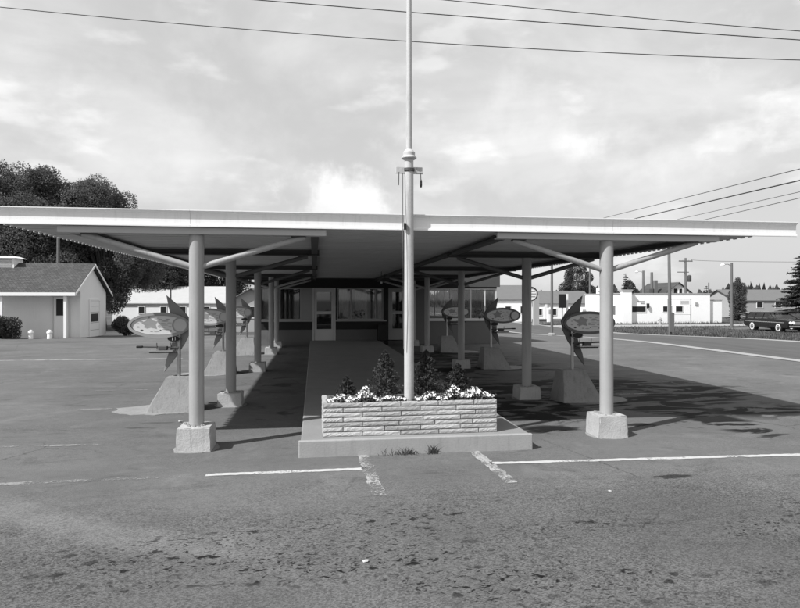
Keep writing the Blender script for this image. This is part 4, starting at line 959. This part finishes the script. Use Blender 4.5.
for x in (44.8, 45.2, 46.0, 46.4): MB().lathe((x, 69.36, 6.681), [(.04, 0), (.05, .08), (.02, .12)], 6).build('insulator', 'frame_grey', p)
p = pole('street_lamp', 38.9, 67.5, 5.3, .17, 'lamp pole with short arm left of the burnt-looking stub pole', 'wood_pole'); lamp_arm(p, 38.9, 67.5, 5.2, -1)
p = pole('utility_pole', 39.8, 67.2, 5.1, .2, 'thick dark stub pole beside the lamp pole above the white building', 'wood_pole'); MB().lathe((39.8, 67.2, 2.2), [(.22, 0), (.3, .1), (.3, .9), (.2, 1.0)], 8).build('pole_guard', 'bark', p)
pole('utility_pole', 49.5, 70.5, 4.0, .1, 'short thin pole behind the white building roof, right of the transformer pole')
pole('utility_pole', 36.2, 76, 6.6, .13, 'thin pole standing before the round tree beyond the street')
pole('utility_pole', -18.2, 46.6, 7.2, .14, 'pole rising behind the cottage roof against the dark trees')
pole('utility_pole', -13.0, 58, 3.4, .07, 'thin dark pole in front of the long white house')
def wire(pts, label, r=.012, sag=0):
    P = [Vector(p) for p in pts]; q = []
    for k in range(41):
        t = k/40
        if len(P) == 3:                                      # parabola through three points
            v = P[0]*(2*(t-.5)*(t-1))+P[1]*(-4*t*(t-1))+P[2]*(2*t*(t-.5))
        else:
            v = P[0].lerp(P[1], t); v.z -= sag*4*t*(1-t)
        q.append(v)
    tag(MB().tube(q, r, 5, False).build('overhead_wire', 'wire'), label, 'wire', 'overhead wires')
wire([(-11.59, 19.82, 10.74), (2.39, 16.83, 9.07), (14.8, 14.06, 8.08)], 'lowest of the long wires, crossing the whole sky above the canopy', .012)
wire([(-4.82, 18.86, 10.98), (5.32, 16.92, 9.91), (15.72, 14.94, 8.95)], 'middle of the three long wires, meeting the top edge left of the flagpole', .014)
wire([(.47, 18.11, 11.04), (9.32, 16.35, 9.94), (15.72, 14.94, 9.18)], 'topmost of the three long wires, only in the upper right sky', .012)
wire([(14.0, 34.4, 5.9), (11.07, 11.56, 4.80)], 'uppermost steep service wire at the right edge above the canopy', .010)
wire([(14.05, 34.4, 5.5), (11.07, 11.56, 4.54)], 'thick second service wire at the right edge above the canopy', .016)
wire([(14.0, 34.4, 4.9), (11.07, 11.56, 4.29)], 'thin third service wire at the right edge above the canopy', .007)
wire([(14.05, 34.4, 4.5), (11.07, 11.56, 4.16)], 'lowest service wire at the right edge above the canopy', .008)
wire([(46.3, 69.36, 6.78), (56, 66, 6.4), (80, 60, 6.3)], 'faint far wire running right from the transformer pole', .02, .15)

# ---------------------------------------------------------------- parked cars
def car(name, x, y, rz, label, wagon=True):
    o = thing(name, (x, y, zt(x, y)-.02), label, 'car', None, rz); lo = dict(local=True); W = .98
    side = [(-2.62, .42), (-2.70, .62), (-2.66, .88), (-2.5, .97), (0.9, .98), (2.35, .92), (2.62, .84), (2.66, .55), (2.58, .34), (-2.4, .32)]
    mb = MB(); ins = [(a*.985, b if b < .9 else b-.03) for a, b in side]
    n = len(side); lay = [(-W, ins), (-W+.07, side), (W-.07, side), (W, ins)]
    for y_, P in lay: mb.v += [(a, y_, b) for a, b in P]
    mb.f.append(tuple(range(n))); mb.f.append(tuple(reversed(range(3*n, 4*n))))
    for k in range(3):
        for i in range(n): j = (i+1) % n; mb.f.append((k*n+i, (k+1)*n+i, (k+1)*n+j, k*n+j))
    b = mb.build('body', 'car_black', o, smooth=True, **lo)
    rx0, rx1 = (-2.25, .15) if wagon else (-1.15, .1); bx0 = -2.52 if wagon else -1.75
    g = MB(); low = [(bx0, .955), (1.0, .955)]; W2 = .70; W1 = .90
    g.add([(bx0, -W1, .955), (1.0, -W1, .955), (rx1, -W2, 1.37), (rx0, -W2, 1.37), (bx0, W1, .955), (1.0, W1, .955), (rx1, W2, 1.37), (rx0, W2, 1.37)], [(0,1,2,3), (4,7,6,5), (0,3,7,4), (1,5,6,2), (3,2,6,7)])
    g.build('greenhouse_glass', 'car_glass', o, **lo)
    MB().box(rx0-.08, rx1+.12, -W2-.03, W2+.03, 1.37, 1.43).build('roof', 'car_black', o, bevel=.025, **lo)
    if wagon: MB().box(rx0, rx1-.2, -W2+.08, W2-.08, 1.47, 1.485).build('roof_rack', 'chrome', o, **lo)
    xs_ = (bx0, -1.45, -.45, 1.0) if wagon else (bx0, -.5, 1.0); xt_ = (rx0, -1.45, -.45, rx1) if wagon else (rx0, -.5, rx1)
    for s in (-1, 1):
        for a, c in zip(xs_, xt_): MB().tube([(a, s*W1, .955), (c, s*W2, 1.38)], .035, 6).build('pillar', 'car_black', o, **lo)
        MB().box(-2.55, 2.2, s*W-.012 if s > 0 else s*W-.012, s*W+.012, .70, .745).build('trim_strip', 'chrome', o, **lo)
        for wx in (-1.55, 1.55):
            c = s*(W-.085)
            t = MB().tube([(wx, c-.1, .34), (wx, c+.1+.0, .34)], .34, 20).build('wheel', 'tyre', o, **lo)
            e = c+s*.1
            MB().tube([(wx, e, .34), (wx, e+s*.012, .34)], .27, 20).build('whitewall', 'whitewall', t, **lo); MB().tube([(wx, e+s*.0121, .34), (wx, e+s*.02, .34)], .185, 20).build('rim', 'tyre', t, **lo); MB().tube([(wx, e+s*.0201, .34), (wx, e+s*.05, .34)], [.15, .08], 14).build('hub_cap', 'chrome', t, **lo)
            MB().tube([(wx, s*(W-.30), .36), (wx, s*(W+.004), .36)], .40, 20).build('wheel_arch', 'black', o, **lo)
        for q in (.60, .82):
            MB().tube([(2.60, s*q, .72), (2.69, s*q, .72)], [.11, .10], 12).build('headlight', 'lens', o, **lo)
        MB().box(-2.74, -2.69, s*.75-.13, s*.75+.13, .62, .75).build('tail_light', 'print_mid', o, **lo)
    MB().box(2.66, 2.68, -.5, .5, .60, .80).build('grille', 'steel', o, **lo); MB().box(2.68, 2.80, -.96, .96, .40, .52).build('bumper', 'chrome', o, bevel=.03, **lo); MB().box(-2.84, -2.70, -.96, .96, .40, .52).build('bumper', 'chrome', o, bevel=.03, **lo)
    MB().box(.35, .4, W+.05, W+.2, .95, 1.05).build('mirror', 'chrome', o, **lo)
car('station_wagon', 34.9, 41.6, R(-96), 'black station wagon with whitewall tyres parked on the right verge')
car('parked_sedan', 38.6, 44.6, R(-96), 'dark sedan partly past the right edge beside the black wagon', False)

# ---------------------------------------------------------------- rough grass on the far verge
V = []; F = []
rg = random.Random(9)
for i in range(26000):
    u = rg.random(); x = 21.5+rg.random()**1.2*24; y = rg.uniform(22, 57.4)
    if y > 49.8 and y < 54.2: continue
    if 33.5 < x < 40 and 38 < y < 48: continue
    z0 = zt(x, y)-.02; h_ = rg.uniform(.05, .2)*(1.6 if y > 56.3 else 1); a = rg.uniform(0, 6.28); l_ = h_*rg.uniform(.1, .8); t = rg.uniform(.012, .03); b = len(V)
    V += [(x-t*math.sin(a), y+t*math.cos(a), z0), (x+t*math.sin(a), y-t*math.cos(a), z0), (x+l_*math.cos(a), y+l_*math.sin(a), z0+h_)]; F.append((b, b+1, b+2))
tag(raw('verge_grass', V, F, 'grass_blade'), 'rough unmown grass on the far roadside verge', 'grass', kind='stuff')

# ---------------------------------------------------------------- litter
for (x, y, r_, lb) in ((.35, 4.15, .022, 'crumpled pale paper scrap on the asphalt in front of the planter'), (-1.95, 9.3, .035, 'small pale paper scrap lying beside the nearest left pedestal'), (2.75, 5.35, .02, 'tiny pale scrap on the asphalt right of the worn stripes'), (-4.6, 9.0, .025, 'tiny pale scrap on the left of the lot')):
    rl = random.Random(int(x*100)); n = 9
    mb = MB(); ring_ = [(x+r_*math.cos(k*.698)*rl.uniform(.6, 1.3), y+r_*math.sin(k*.698)*rl.uniform(.5, 1.0), .006+rl.uniform(0, r_*.5)) for k in range(n)]
    mb.add([(x, y, .006+r_*.6)]+ring_, [(0, 1+k, 1+(k+1) % n) for k in range(n)])
    tag(mb.build('paper_scrap', 'footing_concrete'), lb, 'litter', 'scraps of litter on the lot')
